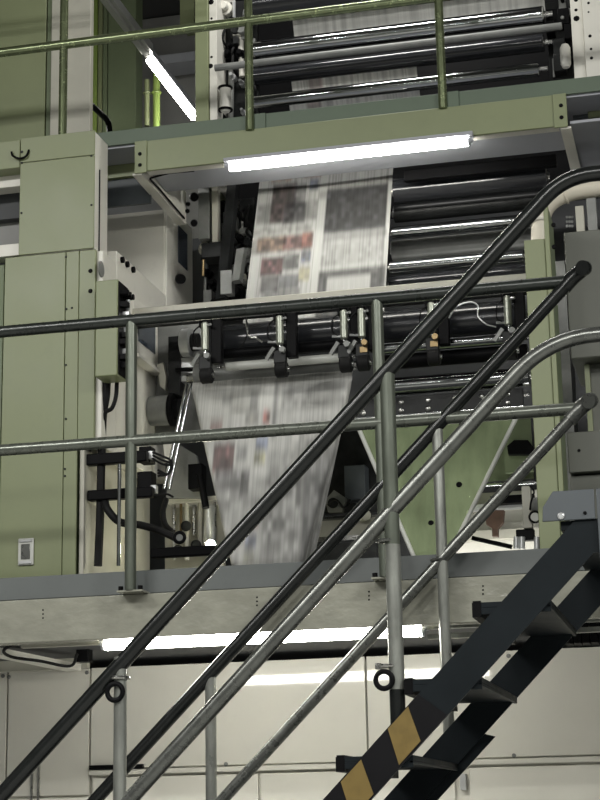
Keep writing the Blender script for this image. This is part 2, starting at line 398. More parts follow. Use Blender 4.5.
# ------------------------------------------------------------------ cream cabinets under the platform
YCAB = 8.0
ztopc = P(90, 668, YCAB).z; zl = P(300, 766, YCAB).z; zl = (P(200, 768, YCAB).z+P(600, 758, YCAB).z)/2
def cab(label, x0, x1, low, bolts=(), ledge=True):
    c = thing('equipment_cabinet', label, 'cabinet', ((x0+x1)/2, YCAB+.3, 0), 'cream cabinets under the platform')
    MB().box(x0+.003, x1-.003, YCAB+.02, YCAB+.7, 0.0, ztopc-.012).build('body', 'cabwhite', c)
    zb = zl+.012 if ledge else P(40, 796, YCAB).z
    MB().box(x0+.004, x1-.004, YCAB, YCAB+.018, zb, ztopc).build('upper_panel', 'cabwhite', c, .003)
    if ledge: MB().box(x0+.002, x1-.002, YCAB-.018, YCAB+.018, zl-.018, zl+.006).build('ledge', 'cabwhite', c, .003)
    for (u, v) in low: 
        d = MB().box(u+.004, v-.004, YCAB-.004, YCAB+.018, .06, (zl-.03) if ledge else zb-.012).build('lower_door', 'cabwhite', c, .003)
    for bx in bolts: bolt(c, P(*bx, YCAB), .010, 'midmetal')
    return c
X = lambda x, y=720, Y=YCAB: P(x, y, Y).x
cab('leftmost cream cabinet under the platform, cut by the picture edge', -4.4, X(7), [(-4.4, X(7))], [(3, 676)], False)
cB = cab('cream cabinet with a small recessed pull handle, left of the near handrail post', X(7), X(90), [(X(7), X(90))], [(9, 677), (87, 672.5), (5, 793)], False)
cC = cab('cream cabinet with black strip handle behind the crossing handrails', X(90), X(367), [(X(92, 785), X(259, 785)), (X(260, 785), X(367, 785))], [(226, 764)])
cD = cab('wide cream cabinet behind the staircase with a grey door latch', X(367), .9, [(X(369, 785), X(456, 785)), (X(469, 785), .1), (.1, .9)], [(508.5, 656), (514, 755.5)])
p = P(36, 763, YCAB); q = P(36, 805, YCAB)
MB().box(p.x-.022, p.x-.012, YCAB-.012, YCAB, q.z, p.z).box(p.x+.012, p.x+.022, YCAB-.012, YCAB, q.z, p.z).box(p.x-.022, p.x+.022, YCAB-.012, YCAB, p.z-.01, p.z).build('pull_handle', 'steel', cB)
p = P(91, 766, YCAB); q = P(144, 764, YCAB)
MB().box(p.x, q.x, YCAB-.03, YCAB, zl+.008, zl+.028).build('strip_handle', 'black', cC, .002)
p = P(463.5, 781, YCAB)
MB().box(p.x-.014, p.x+.014, YCAB-.022, YCAB+.02, p.z-.04, p.z+.032).build('latch', 'silver', cD, .003)

# ------------------------------------------------------------------ left green cabinet and machine frame
YC = 8.30
z = lambda x, y, Y=YC: P(x, y, Y).z
xa, xb, xc = P(2, 400, YC).x, P(76.5, 480, YC).x, P(95, 300, YC).x
ztc = z(40, 254.5)
lc = thing('switch_cabinet', 'tall green cabinet with a silver recessed latch on the platform at left', 'cabinet', (xa, YC, DECK))
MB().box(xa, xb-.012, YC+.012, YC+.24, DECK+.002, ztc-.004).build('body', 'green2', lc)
sx = P(64, 400, YC).x
MB().box(xa, sx-.002, YC, YC+.012, DECK, ztc).build('front_panel', 'green', lc, .002)
MB().box(sx+.002, xb, YC, YC+.012, DECK, ztc).build('side_strip', 'green', lc, .002)
for x, y in ((66, 257), (66.5, 309), (83, 308), (66, 365), (66, 419), (65, 469), (65, 476)):
    bolt(lc, P(min(x, 72), y, YC), .006, 'darkmetal')
p0, p1 = P(19, 539, YC), P(34, 565, YC)
lt = MB().box(p0.x, p1.x, YC-.012, YC, p1.z, p0.z).build('recessed_latch', 'gauge', lc, .004)
MB().box(p0.x+.018, p1.x-.018, YC-.016, YC-.012, p1.z+.03, p0.z-.03).build('latch_paddle', 'galvdark', lt, .002)
MB().box(p0.x+.008, p1.x-.008, YC-.018, YC-.012, p1.z+.006, p1.z+.022).build('latch_lip', 'silver', lt, .002)
MB().box(p0.x+.01, p1.x-.01, YC-.018, YC-.012, p0.z-.02, p0.z-.008).build('latch_lip', 'silver', lt, .002)
tag(MB().box(-4.4, xa-.012, YC+.02, YC+.3, DECK+.003, ztc-.03).build('switch_cabinet', 'green2', None, .003), 'next green cabinet cut off by the left picture edge on the platform', 'cabinet')
# machine side frame
XS = -3.035
zst = P(110, 249, 8.51).z
sf = thing('side_frame', 'ivory press side frame behind the tall green cabinet at left', 'machine frame', (-3.3, 8.9, DECK))
zbrk = z(85, 446)
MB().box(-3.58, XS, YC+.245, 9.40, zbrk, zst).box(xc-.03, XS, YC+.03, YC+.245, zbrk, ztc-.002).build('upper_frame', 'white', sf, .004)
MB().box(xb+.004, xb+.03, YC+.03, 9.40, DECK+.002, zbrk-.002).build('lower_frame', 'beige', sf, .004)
MB().box(xb+.001, xc, YC+.002, YC+.028, z(90, 443), ztc).build('corner_strip', 'green', sf, .003)
for x, y in ((90.5, 271), (90.5, 291)): bolt(sf, P(x, y, YC+.002), .012, 'black')
for Yk, y in ((8.62, 262), (8.70, 266), (8.80, 272)):
    zz_ = zst-.03; MB().cyl(V(XS, Yk, zz_), V(XS+.015, Yk, zz_), .018, 12).build('oil_plug', 'black', sf)
pp = PX(101, 269, XS); MB().lathe(V(XS-.002, pp.y, pp.z), V(XS+.004, pp.y, pp.z), [(0, .045), (1, .042)], 20).build('cover_plate', 'midmetal', sf)
# control box
cx0, cx1 = P(95, 330, YC-.1).x, P(117.5, 330, YC-.1).x
cbx = thing('control_box', 'green control box with exposed fittings beside the tall green cabinet', 'control box', (cx0, YC, P(105, 376, YC-.1).z))
zb0, zb1 = P(106, 376, YC-.1).z, P(106, 280, YC-.1).z
MB().box(cx0, cx1, YC-.1, YC+.05, zb0, zb1).build('housing', 'green', cbx, .006)
MB().box(cx1, cx1+.006, YC-.092, YC+.045, zb0+.01, zb1-.01).build('open_side', 'black', cbx)
for i, yy in enumerate((-.04, .0, .04)):
    MB().cyl(V(cx1, YC-.03+yy, zb1-.07), V(cx1+.05, YC-.03+yy, zb1-.07), .016, 12).build('cable_gland', 'black', cbx)
for i in range(9):
    zz_ = zb0+.05+i*.04; yy = YC-.09+.09*random.random()
    MB().box(cx1, cx1+.03+.02*random.random(), yy, yy+.04, zz_, zz_+.026).build('terminal', random.choice(('black', 'silver', 'black', 'steel', 'darkmetal')), cbx)
MB().tube([V(cx1+.025, YC-.01, zb1-.09), V(cx1+.03, YC-.01, zb0+.05)], .012, 10).build('fluid_tube', 'silver', cbx)
# operator display on the white frame
pa, pb = PX(130, 330, XS), PX(153, 340, XS)
ya, yb_ = pa.y, pb.y
zz0, zz1 = PX(153, 371, XS).z, PX(131, 299, XS).z
od = thing('operator_display', 'tilted operator display with dark screen on the ivory side frame', 'display', (XS, (ya+yb_)/2, zz0))
MB().box(XS, XS+.03, ya-.02, yb_, zz0, zz1).build('bezel', 'white', od, .005)
MB().box(XS+.03, XS+.034, ya+.05, yb_-.06, zz0+.08, zz1-.05).build('screen', 'screen', od)
MB().box(XS+.0, XS+.06, ya-.02, yb_, zz0-.03, zz0-.008).build('shelf', 'white', od, .003)
# duct box standing on the cabinet
d0, d1 = P(20, 200, YC).x, P(94.5, 200, YC).x
zd = P(60, 134.5, YC).z
dk = thing('duct_housing', 'green box housing with ivory side standing on the tall green cabinet', 'housing', (d0, YC, ztc))
MB().box(d0, d1-.004, YC+.004, YC+.215, ztc+.004, zd).build('body', 'white', dk, .003)
zsm = P(60, 159, YC).z
MB().box(d0, d1, YC-.006, YC+.004, ztc+.006, zsm-.002).build('front_panel', 'green', dk, .002)
MB().box(d0, d1, YC-.006, YC+.004, zsm+.002, zd).build('top_panel', 'green', dk, .002)
for x, y in ((22, 163), (91.5, 156), (21.5, 213), (91.5, 205)): bolt(dk, P(x, y, YC-.006), .006)
MB().tube(spline([P(11.5, 152, YC-.01), P(13, 156, YC-.02), P(20, 158.5, YC-.02), P(26, 156, YC-.02), P(29, 150, YC-.01)], 6), .006, 8).build('carry_handle', 'black', dk)
bolt(dk, P(22, 152, YC-.006), .008)
MB().box(d1-.003, d1+.001, 8.375, 8.385, P(97, 250, 8.35).z, P(97, 168, 8.35).z).build('seam_strip', 'darkmetal', dk)
# niche left of the duct box
nx0, nx1 = -4.4, d0-.006
nb = thing('recessed_panel_box', 'recessed panel box with ivory bars at the left edge beside the green box housing', 'panel box', P(8, 256, YC))
def niche(name, y0, y1, Y, mat, dep=.1):
    MB().box(nx0, nx1, Y, Y+dep, P(10, y1, Y).z, P(10, y0, Y).z).build(name, mat, nb, .003)
niche('header_panel', 141, 168.5, YC, 'green', .12)
niche('cross_bar', 168.5, 187, YC+.1, 'white')
niche('cross_bar', 244, 256, YC+.03, 'white')
niche('inner_panel', 217, 246, YC+.3, 'blind')
niche('inner_back', 185, 219, YC+.24, 'soffit', .08)
# upper ivory machine box behind the bracket
bx = thing('machine_guard', 'beige guard box above the ivory side frame, under the upper bracket', 'guard', (-3.3, 9.6, zst))
XG = P(166.5, 260, 9.42).x
MB().box(-3.7, XG, 9.42, 9.95, zst-.25, P(130, 204, 9.42).z).build('box', 'white', bx, .004)
ya, yb_ = PX(178, 245, XG).y, PX(187, 245, XG).y
MB().box(XG-.002, XG+.003, ya, yb_, PX(178, 262, XG).z, PX(178, 225, XG).z).build('window_slot', 'screen', bx)
MB().box(-3.69, XG-.012, 9.41, 9.42, zst-.24, P(130, 205.5, 9.42).z).build('front_plate', 'white', bx, .002)  # ivory in place of beige, colour making up for missing light
MB().cyl(P(178, 279, 9.7), P(181, 279, 9.55), .03, 14).build('black_knob', 'black', bx)

# ------------------------------------------------------------------ upper platform
zub, zut = P(350, 121, YB).z, P(350, 103.5, YB).z
zub = (P(134, 142.4, YB).z+P(567, 92.5, YB).z)/2; zut = (P(112, 131, YB).z+P(600, 73, YB).z)/2
zbb = (P(228, 167, YB).z+P(480, 140, YB).z)/2+.03
XBL, XBR = P(135, 160, YB).x, P(567, 110, YB).x
up = thing('upper_platform', 'upper green platform with cross member on two sloping brackets', 'platform', ((XBL+XBR)/2, 9, zbb))
MB().box(-4.6, 1.4, YB+.015, YB+.03, zub-.0, zut).build('kick_plate', 'toegreen', up, .002)
MB().box(-4.6, 1.4, YB+.035, 9.3, zub-.012, zub+.02).build('deck_plate', 'greysof', up)
MB().box(XBL, XBR, YB, YB+.014, zbb, zub-.002).build('cross_member', 'green', up, .003)
MB().box(XBL+.06, XBR-.05, YB+.016, YB+.075, zbb, zbb+.012).build('lower_flange', 'white', up)
ZS = zbb+.03
MB().box(XBL+.05, XBR-.05, YB+.08, 9.02, ZS, ZS+.014).build('soffit_panel', 'greysof', up)
for xw, s in ((XBL, 1), (XBR, -1)):
    o = [V(xw, YB, zub-.004), V(xw, YB, zbb-.01), V(xw, 9.42, P(183, 224, 9.42).z), V(xw, 9.42, zub-.004)]
    MB().prism([q+V(s*.03, 0, 0) for q in o], (s*.010, 0, 0)).build('bracket_web', 'white', up)
    a = V(xw+s*.012, YB+.005, zbb-.012); b = V(xw+s*.012, 9.42, P(183, 224, 9.42).z)
    MB().obox(a, b, .055, .012).build('bracket_flange', 'white', up)
    MB().box(xw, xw+s*.07, YB-.01, YB-.001, zbb-.012, zub-.003).build('bracket_end', 'green', up, .002)
for x, y in ((140, 154), (140, 165), (561, 105.5), (561.5, 117.5)): bolt(up, P(x, y, YB-.01), .011, 'black')
# recesses seen beyond the brackets
MB().box(-4.6, XBL-.01, YB+.3, YB+.32, zub-.25, zub-.012).build('recess_panel', 'plate', up)
MB().box(-4.6, XBL-.01, YB+.27, YB+.33, P(120, 179, YB+.3).z, P(120, 166, YB+.3).z).build('recess_bar', 'green', up)
MB().box(-4.6, XBL-.01, YB+.33, 9.40, P(120, 179, YB+.3).z-.02, P(120, 179, YB+.3).z).build('recess_soffit', 'greysof', up)
MB().box(XBR+.01, 1.4, YB+.28, YB+.30, P(590, 118, YB+.3).z, zub-.012).build('recess_panel', 'plate', up)
MB().box(P(588, 110, YB+.28).x, 1.4, YB+.25, YB+.279, P(594, 117, YB+.25).z, P(594, 109, YB+.25).z).build('recess_bar', 'green', up)
MB().box(XBR+.01, 1.4, YB+.02, YB+.7, P(590, 119, YB+.02).z-.015, P(590, 119, YB+.02).z).build('recess_soffit', 'greysof', up)
# wiring on the bracket
w = [P(178, 168, YB+.1), P(170, 171, YB+.1)]
wr = [V(XBL+.30, YB+.13, ZS-.008), V(XBL+.16, YB+.12, ZS-.008), V(XBL+.05, YB+.10, zbb-.006)]
for t in (.25, .5, .75, .97): wr.append(V(XBL+.05, YB+.09+t*.68, zbb+.004+(P(183, 224, 9.42).z-zbb)*(t*.78+.08)))
tag(MB().tube(bend(wr, .02, 3), .006, 8).build('power_cable', 'rubber'), 'thin black cable clipped along the left upper bracket', 'cable')
# upper guard railing
YU = YB+.0
ur = thing('guard_railing', 'olive pipe guard railing on the upper platform at top', 'railing', (-2, YU, zub))
zur = (P(100, 39.5, YU).z+P(300, 15, YU).z)/2
MB().tube([V(-4.6, YU, zur), V(1.4, YU, zur)], .027, 16).build('mid_rail', 'railgreen', ur)
MB().tube([V(-4.6, YU, zur+.55), V(1.4, YU, zur+.55)], .020, 16).build('top_rail', 'railgreen', ur)
for x in (63.5, 249, 441):
    xx = P(x, 60, YU).x
    o = MB().tube([V(xx, YU, zub-.01), V(xx, YU, zur+.55)], .0235, 16).build('post', 'railgreen', ur)
    MB().box(xx+.025, xx+.085, YU+.004, YU+.014, zub-.01, zut).build('base_plate', 'toegreen', o)

# ------------------------------------------------------------------ rollers
def roller(label, p0, p1, r, mat, jr=None, group='press rollers', name='guide_roller', jl=.05):
    p0, p1 = Vector(p0), Vector(p1)
    t = thing(name, label, 'roller', (p0+p1)/2, group)
    MB().lathe(p0, p1, [(0, r*.9), (.004, r), (.996, r), (1, r*.9)], 32).build('roller_body', mat, t)
    d = (p1-p0).normalized(); jr = jr or r*.35
    for p, s in ((p0, -1), (p1, 1)): MB().cyl(p, p+d*s*jl, jr, 16).build('journal', 'steel', t)
    return t
def rx(xL, xR, y, Y, r, mat, label, **k):                  # level roller whose axis passes pixel ((xL+xR)/2, y)
    c = P((xL+xR)/2, y, Y); return roller(label, V(P(xL, y, Y).x, Y, c.z), V(P(xR, y, Y).x, Y, c.z), r, mat, **k)
# upper press unit
YQ = 9.45
rx(254, 545, -12, YQ, .085, 'darkroll', 'dark roller at the very top of the upper press unit')
rx(254, 545, 33, YQ, .055, 'chrome', 'upper shiny roller behind the upper railing, just above the fixed bar')
rx(254, 545, 60, YQ+.02, .052, 'darkroll', 'dark roller just below the fixed bar of the upper press unit')
rx(254, 540, 86, YQ-.05, .040, 'chrome', 'lowest shiny roller of the upper press unit above the kick plate')
c = P(380, 48, YQ-.18)
tag(MB().tube([V(P(215, 60, YQ-.18).x, YQ-.18, c.z), V(P(562, 30, YQ-.18).x, YQ-.18, c.z)], .021, 16).build('tie_bar', 'midmetal'), 'fixed grey tie bar across the upper press unit', 'bar')
# frames of the upper press unit
fl = thing('press_frame', 'left ivory frame plate with holes of the upper press unit', 'machine frame', (P(205, 60, 9.3).x, 9.4, zub+.02))
ztp = 7.2
xw0, xw1, xw2 = P(195, 60, 9.3).x, P(208, 60, 9.3).x, P(216, 60, 9.3).x
MB().box(xw0, xw1, 9.3, 9.75, zub+.02, ztp).build('post', 'green', fl, .004)
MB().box(xw1+.002, xw2, 9.32, 9.75, zub+.02, ztp).build('plate', 'white', fl, .003)
for x, y, r in ((211, 2, .018), (211.5, 18.5, .008), (211.5, 57, .008), (210.5, 66, .016)): bolt(fl, P(x, y, 9.32), r, 'black', 'bolt_hole', t=.001)
fr = thing('press_frame', 'right ivory frame plate with rows of holes of the upper press unit', 'machine frame', (P(585, 40, 9.3).x, 9.4, zub+.02))
xq0, xq1, xq2 = P(572, 40, 9.3).x, P(584, 40, 9.3).x, P(612, 40, 9.3).x
MB().box(xq0, xq1, 9.32, 9.75, zub+.02, ztp).build('plate', 'white', fr, .003)
MB().box(xq1+.002, xq2, 9.29, 9.75, zub+.02, ztp).build('post', 'white', fr, .003)
for x, y, r in ((576, 0, .012), (576, 10, .01), (576.5, 18.5, .018), (588.5, 3, .008), (588.5, 12, .006), (590, 36, .010), (591, 49, .008), (591.5, 58, .010)): bolt(fr, P(x, y, 9.29 if x > 584 else 9.32), r, 'black', 'bolt_hole', t=.001)
# bearing blocks and fittings beside the frames
def clutter(name, label, cat, x0, x1, y0, y1, Y, n, mats, seed, dep=.12):
    rnd = random.Random(seed)
    c0, c1 = P(x0, y1, Y), P(x1, y0, Y)
    t = thing(name, label, cat, ((c0.x+c1.x)/2, Y, c0.z))
    MB().box(c0.x, c1.x, Y+dep, Y+dep+.03, c0.z, c1.z).build('back_plate', mats[0], t, .003)
    names = {'b': 'block', 'c': 'fitting', 'p': 'pipe', 'r': 'hose'}
    for i in range(n):
        x = c0.x+(c1.x-c0.x)*rnd.random(); zz = c0.z+(c1.z-c0.z)*rnd.random(); s = (.02+.045*rnd.random())
        m = rnd.choice(mats[1:]); k = rnd.choice('bbccpr')
        x = min(max(x, c0.x+s*.6), c1.x-s*.6); zz = min(max(zz, c0.z+s), c1.z-s)
        if k == 'b': MB().box(x-s*.6, x+s*.6, Y+dep-.02-.07*rnd.random(), Y+dep, zz-s, zz+s*.8).build('block', m, t, .003)
        elif k == 'c': MB().lathe(V(x, Y+dep, zz), V(x, Y+dep-.09, zz), [(0, s*.8), (.5, s*.8), (.5, s*.5), (.9, s*.5), (1, s*.4)], 14).build('fitting', m, t)
        elif k == 'p': MB().tube([V(x, Y+dep-.03, max(zz-s*2.5, c0.z)), V(x+s*.4*(rnd.random()-.5), Y+dep-.03, min(zz+s*2.5, c1.z))], s*.28, 10).build('pipe', m, t)
        else:
            MB().tube(spline([V(x, Y+dep, zz), V(x+s*.3, Y+dep-.07, zz-s*.4), V(x+s*(rnd.random()-.3), Y+dep-.08, max(zz-s*2, c0.z)), V(x+s*(rnd.random()-.3), Y+dep, max(zz-s*2.6, c0.z))], 5), .008, 8).build('hose', 'rubber', t)
    return t
clutter('bearing_bracket', 'cluttered bearings and fittings beside the left frame of the upper unit', 'bearings', 217, 252, -10, 118, 9.40, 30, ('darkmetal', 'white', 'black', 'white', 'midmetal', 'black', 'darkmetal', 'silver'), 3)
p = P(227, 95, 9.3); q = P(222, 110, 9.3)
gr = thing('grease_canister', 'ivory oval canister on the left frame above the upper kick plate', 'canister', (p.x, 9.3, P(225, 110, 9.3).z))
MB().lathe(V(P(224, 110, 9.3).x, 9.33, P(224, 110, 9.3).z), V(P(224, 82, 9.3).x, 9.33, P(224, 84, 9.3).z), [(0, .025), (.12, .035), (.88, .035), (1, .025)], 20).build('canister_body', 'white', gr)
MB().torus(V(P(224, 96, 9.3).x, 9.33, P(224, 108, 9.3).z), (0, 0, 1), .037, .008).build('band', 'black', gr)
MB().torus(V(P(224, 96, 9.3).x, 9.33, P(224, 86, 9.3).z), (0, 0, 1), .037, .008).build('band', 'black', gr)
clutter('bearing_bracket', 'dark bearings and fittings beside the right frame of the upper unit', 'bearings', 548, 572, -10, 74, 9.40, 14, ('darkmetal', 'white', 'black', 'midmetal', 'darkmetal', 'black'), 5)
p0, p1 = P(560, 66, 9.3), P(570, 42, 9.3)
MBx = MB().lathe(V((p0.x+p1.x)/2, 9.33, p0.z), V((p0.x+p1.x)/2, 9.33, p1.z), [(0, .02), (.15, .03), (.85, .03), (1, .02)], 18)
tag(MBx.build('grease_canister', 'white'), 'ivory oval canister on the right frame of the upper unit', 'canister')

# ------------------------------------------------------------------ printed paper
def lerp(a, b, t): return a+(b-a)*t
def hashn(i, j=0): return random.Random(i*7919+j*104729).random()
def noise1(x, seed):
    i = math.floor(x); f = x-i; f = f*f*(3-2*f); return lerp(hashn(i, seed), hashn(i+1, seed), f)
def sm(a, b, x): t = min(1, max(0, (x-a)/(b-a))); return t*t*(3-2*t)
PAPER = (.60, .60, .57)
def noise2(x, y, sd):
    i, j = math.floor(x), math.floor(y); f, g = x-i, y-j; f = f*f*(3-2*f); g = g*g*(3-2*g)
    h = lambda a, b: hashn(a*31+b*977, sd)
    return lerp(lerp(h(i, j), h(i+1, j), f), lerp(h(i, j+1), h(i+1, j+1), f), g)
def page(u, v, rects, seed, base=1.0):
    c = [x*base for x in PAPER]
    # columns of text: fine streaks along the travel direction
    tx = noise1(u*210, seed)*.55+noise1(u*90, seed+1)*.45
    ink = .34*sm(.35, .75, tx)*(.55+.45*noise1(v*14+noise1(u*8, 9)*3, seed+2))
    c = [x*(1-ink) for x in c]
    for (u0, u1, v0, v1, col, k) in rects:
        e = .006; s = .026
        w = sm(u0-e, u0+e, u)*(1-sm(u1-e, u1+e, u))*sm(v0-s, v0+s, v)*(1-sm(v1-s, v1+s, v))*k
        if w > 0:
            n = .25+1.9*noise2(u*42, v*26, seed+5)**1.5*(.6+.4*noise1(u*130, seed+8))
            if col is None: q = [x*base for x in PAPER]
            else: g = sum(col)/3; q = [lerp(x, g, .3)*n*base*base for x in col]
            c = [lerp(x, y, w) for x, y in zip(c, q)]
    return c
mp_, nt_, b_ = new_mat('printed_newsprint')
at_ = nd(nt_, 'ShaderNodeVertexColor'); at_.layer_name = 'print'
g_ = nd(nt_, 'ShaderNodeNewGeometry'); m_ = nd(nt_, 'ShaderNodeMapping'); m_.inputs['Scale'].default_value = (160, 4, 4)
nt_.links.new(g_.outputs['Position'], m_.inputs['Vector'])
n_ = nd(nt_, 'ShaderNodeTexNoise'); n_.inputs['Scale'].default_value = 1; n_.inputs['Detail'].default_value = 2
nt_.links.new(m_.outputs[0], n_.inputs['Vector'])
r_ = nd(nt_, 'ShaderNodeMapRange'); r_.inputs['To Min'].default_value = .80; r_.inputs['To Max'].default_value = 1.12
nt_.links.new(n_.outputs['Fac'], r_.inputs['Value'])
x_ = nd(nt_, 'ShaderNodeMixRGB', blend_type='MULTIPLY'); x_.inputs[0].default_value = 1
nt_.links.new(at_.outputs['Color'], x_.inputs[1]); nt_.links.new(r_.outputs[0], x_.inputs[2])
nt_.links.new(x_.outputs[0], b_.inputs['Base Color']); b_.inputs['Roughness'].default_value = .7
M['paper'] = mp_
def paper_mesh(name, fn, nu, nv, uv, rects, seed, base=1.0):   # fn(i/nu, j/nv) -> (point, u, v, normal)
    bm = bmesh.new(); lay = bm.loops.layers.float_color.new('print')
    f0 = []; cols = {}
    for j in range(nv+1):
        row = []
        for i in range(nu+1):
            p, u, v = fn(i/nu, j/nv)
            vt = bm.verts.new(p); cols[vt] = page(u, v, rects, seed, base); row.append(vt)
        f0.append(row)
    for j in range(nv):
        for i in range(nu):
            f = bm.faces.new((f0[j][i], f0[j+1][i], f0[j+1][i+1], f0[j][i+1]))
            for l in f.loops: l[lay] = tuple(cols[l.vert])+(1,)
    mb = MB(); mb.bm.free(); mb.bm = bm
    o = mb.build(name, 'paper', None, angle=60)
    return o
RED, BLK, BLU, ORG, YEL, GRY, BRN = (.30, .10, .09), (.06, .06, .065), (.10, .14, .30), (.50, .22, .08), (.55, .48, .12), (.20, .20, .20), (.20, .12, .09)
# upper web: from under the upper soffit down and towards the front
UW0, UW1 = P(255, 172, 9.36), P(232, 330, 8.93)
UX0, UX1 = -2.435, -1.640
ztopw = UW0.z
def uweb(a, b):
    t = b
    pz = lerp(P(300, 150, 9.42).z, P(300, 332, 8.93).z, t); py = lerp(9.42, 8.93, t)
    x = lerp(UX0, UX1, a)+lerp(.0, -.012, t)
    return V(x, py+.006*math.sin(a*PI), pz), a*.8, t*1.35
vp = lambda y: (y-150)/(332-150)*1.35
def ur(x0, x1, y0, y1, col, k):                            # a block of print, from its place on the sheet
    ym = (y0+y1)/2; t = (ym-150)/182.; Y = lerp(9.42, 8.93, t)
    a = (P(x0, ym, Y).x-UX0)/(UX1-UX0)*.8; b = (P(x1, ym, Y).x-UX0)/(UX1-UX0)*.8
    return (a, b, vp(y0), vp(y1), col, k)
up_r = [(.058, .0605, 0, 2, BLK, .8), (.00, .056, 0, 2, None, .6), (.385, .42, 0, 2, None, 1), (.42, .426, 0, 2, BLK, .5), (.778, .8, 0, 2, None, 1), (.770, .773, 0, 2, BLK, .7),
        ur(258, 318, 204, 224, (.26, .26, .25), .55), ur(320, 388, 196, 204, GRY, .4), ur(246, 312, 228, 236, (.55, .55, .48), .5), ur(246, 312, 237, 254, (.32, .27, .23), .55),
        ur(272, 292, 176, 182, ORG, .6), ur(304, 322, 174, 180, (.5, .14, .1), .6),
        ur(272, 296, 184, 224, (.14, .085, .08), .9), ur(294, 306, 186, 214, (.24, .23, .24), .75), ur(284, 306, 206, 226, (.13, .13, .14), .7), ur(310, 319, 182, 194, BLU, .7),
        ur(258, 286, 238, 252, (.42, .22, .11), .75), ur(284, 304, 238, 252, (.30, .11, .09), .8), ur(303, 314, 236, 252, (.55, .17, .10), .85),
        ur(262, 284, 258, 276, (.26, .09, .09), .9), ur(262, 280, 276, 292, (.10, .09, .10), .75), ur(284, 300, 256, 272, (.2, .2, .2), .8), ur(280, 300, 276, 290, (.13, .13, .17), .7), ur(302, 312, 254, 266, BLU, .7), ur(300, 311, 270, 284, YEL, .55), ur(262, 300, 290, 318, GRY, .6),
        ur(326, 388, 194, 240, (.075, .075, .08), .92), ur(324, 388, 240, 248, (.2, .2, .2), .5), ur(322, 384, 249, 272, (.38, .38, .37), .35),
        ur(318, 386, 276, 330, (.10, .10, .10), .85), ur(328, 372, 283, 300, None, .85)]
o = paper_mesh('newspaper_web', uweb, 150, 110, None, up_r, 11, .62)  # lower base greys the paper for the shadow it hangs in
tag(o, 'printed newspaper sheet hanging below the upper tube light, running down behind the beige bar', 'newspaper')
# web on the former
FT, FB = 9.0, 8.64
fxl, fxr = P(191, 392, FT).x, P(352, 380, FT).x
fzt = P(270, 386, FT).z; fzb = P(270, 580, FB).z
fbl, fbr = P(234, 577, FB).x, P(297, 577, FB).x
def fweb(a, b):
    L = 1.25*math.hypot(fzt-fzb, FT-FB)/1.07
    if b < .14:                                            # the sheet curling over the top roller
        q = (.14-b)/.14; ang = q*1.7
        r = .075
        cy, cz = FT+.02+r*.9, fzt-.0
        py = cy-r*math.cos(ang)*.95-.012; pz = fzt+r*math.sin(ang)
        x = lerp(fxl, fxr, a); return V(x, py, pz), a*.9, b*.8
    t = (b-.14)/.86
    z = lerp(fzt, fzb, t); y = lerp(FT, FB, t)
    l, r = lerp(fxl, fbl, t), lerp(fxr, fbr, t)
    x = lerp(fxl, fxr, a)
    # past the folding edge the sheet wraps back round the board
    rad = .03
    def wrap(d):
        if d < rad*PI/2: an = d/rad; return rad*math.sin(an), rad*(1-math.cos(an))
        return rad, rad+(d-rad*PI/2)
    if x < l+rad: dx, dy = wrap(l+rad-x); return V(l+rad-dx, y+dy, z), a*.9, b*.8+.0
    if x > r-rad: dx, dy = wrap(x-(r-rad)); return V(r-rad+dx, y+dy, z), a*.9, b*.8
    return V(x, y, z), a*.9, b*.8
def fu(x, y): return (P(x, y, 8.85).x-fxl)/(fxr-fxl)*.9
def fv(y): return .112+(y-386)/(578-386)*.688
def FRc(x0, x1, y0, y1, col, k):
    ym = (y0+y1)/2; yy = lerp(FT, FB, (ym-386)/192.)
    a = (P(x0, ym, yy).x-fxl)/(fxr-fxl)*.9; b = (P(x1, ym, yy).x-fxl)/(fxr-fxl)*.9
    return (a, b, fv(y0), fv(y1), col, k)
f_r = [FRc(240, 252, 380, 580, None, .6), FRc(272, 277, 380, 440, BLK, .55), FRc(264, 268, 380, 580, None, .7), FRc(206, 211, 430, 480, None, .8),
       FRc(213, 234, 442, 472, (.20, .09, .09), .85), FRc(215, 240, 468, 492, (.16, .15, .17), .6), FRc(236, 247, 445, 462, GRY, .6), FRc(240, 249, 470, 497, (.09, .08, .09), .8),
       FRc(256, 268, 436, 452, (.20, .24, .36), .8), FRc(254, 265, 454, 465, (.48, .46, .20), .75), FRc(251, 259, 512, 527, (.42, .14, .10), .8), FRc(245, 256, 534, 548, (.16, .20, .36), .8), FRc(243, 254, 550, 562, (.42, .42, .2), .5),
       FRc(263, 270, 412, 426, (.50, .13, .10), .8), FRc(210, 222, 418, 432, (.38, .17, .15), .6), FRc(245, 258, 412, 426, (.22, .20, .15), .5), FRc(222, 232, 393, 402, GRY, .6), FRc(250, 258, 390, 412, BLK, .55),
       FRc(282, 345, 386, 412, (.22, .22, .22), .5), FRc(290, 330, 425, 460, (.45, .44, .4), .4), FRc(205, 260, 496, 508, (.2, .2, .19), .35), FRc(268, 330, 470, 510, (.28, .28, .26), .45), FRc(268, 305, 516, 545, (.3, .3, .28), .4), FRc(280, 300, 480, 500, GRY, .4), FRc(180, 360, 478, 600, (.25, .25, .235), .45), FRc(262, 360, 455, 600, (.20, .20, .19), .40), FRc(302, 360, 440, 600, (.10, .10, .10), .45)]  # last blocks: greyer lower sheet and shade painted on its right edge
o = paper_mesh('newspaper_web', fweb, 170, 130, None, f_r, 23)
tag(o, 'printed newspaper sheet narrowing to a point over the left former', 'newspaper')
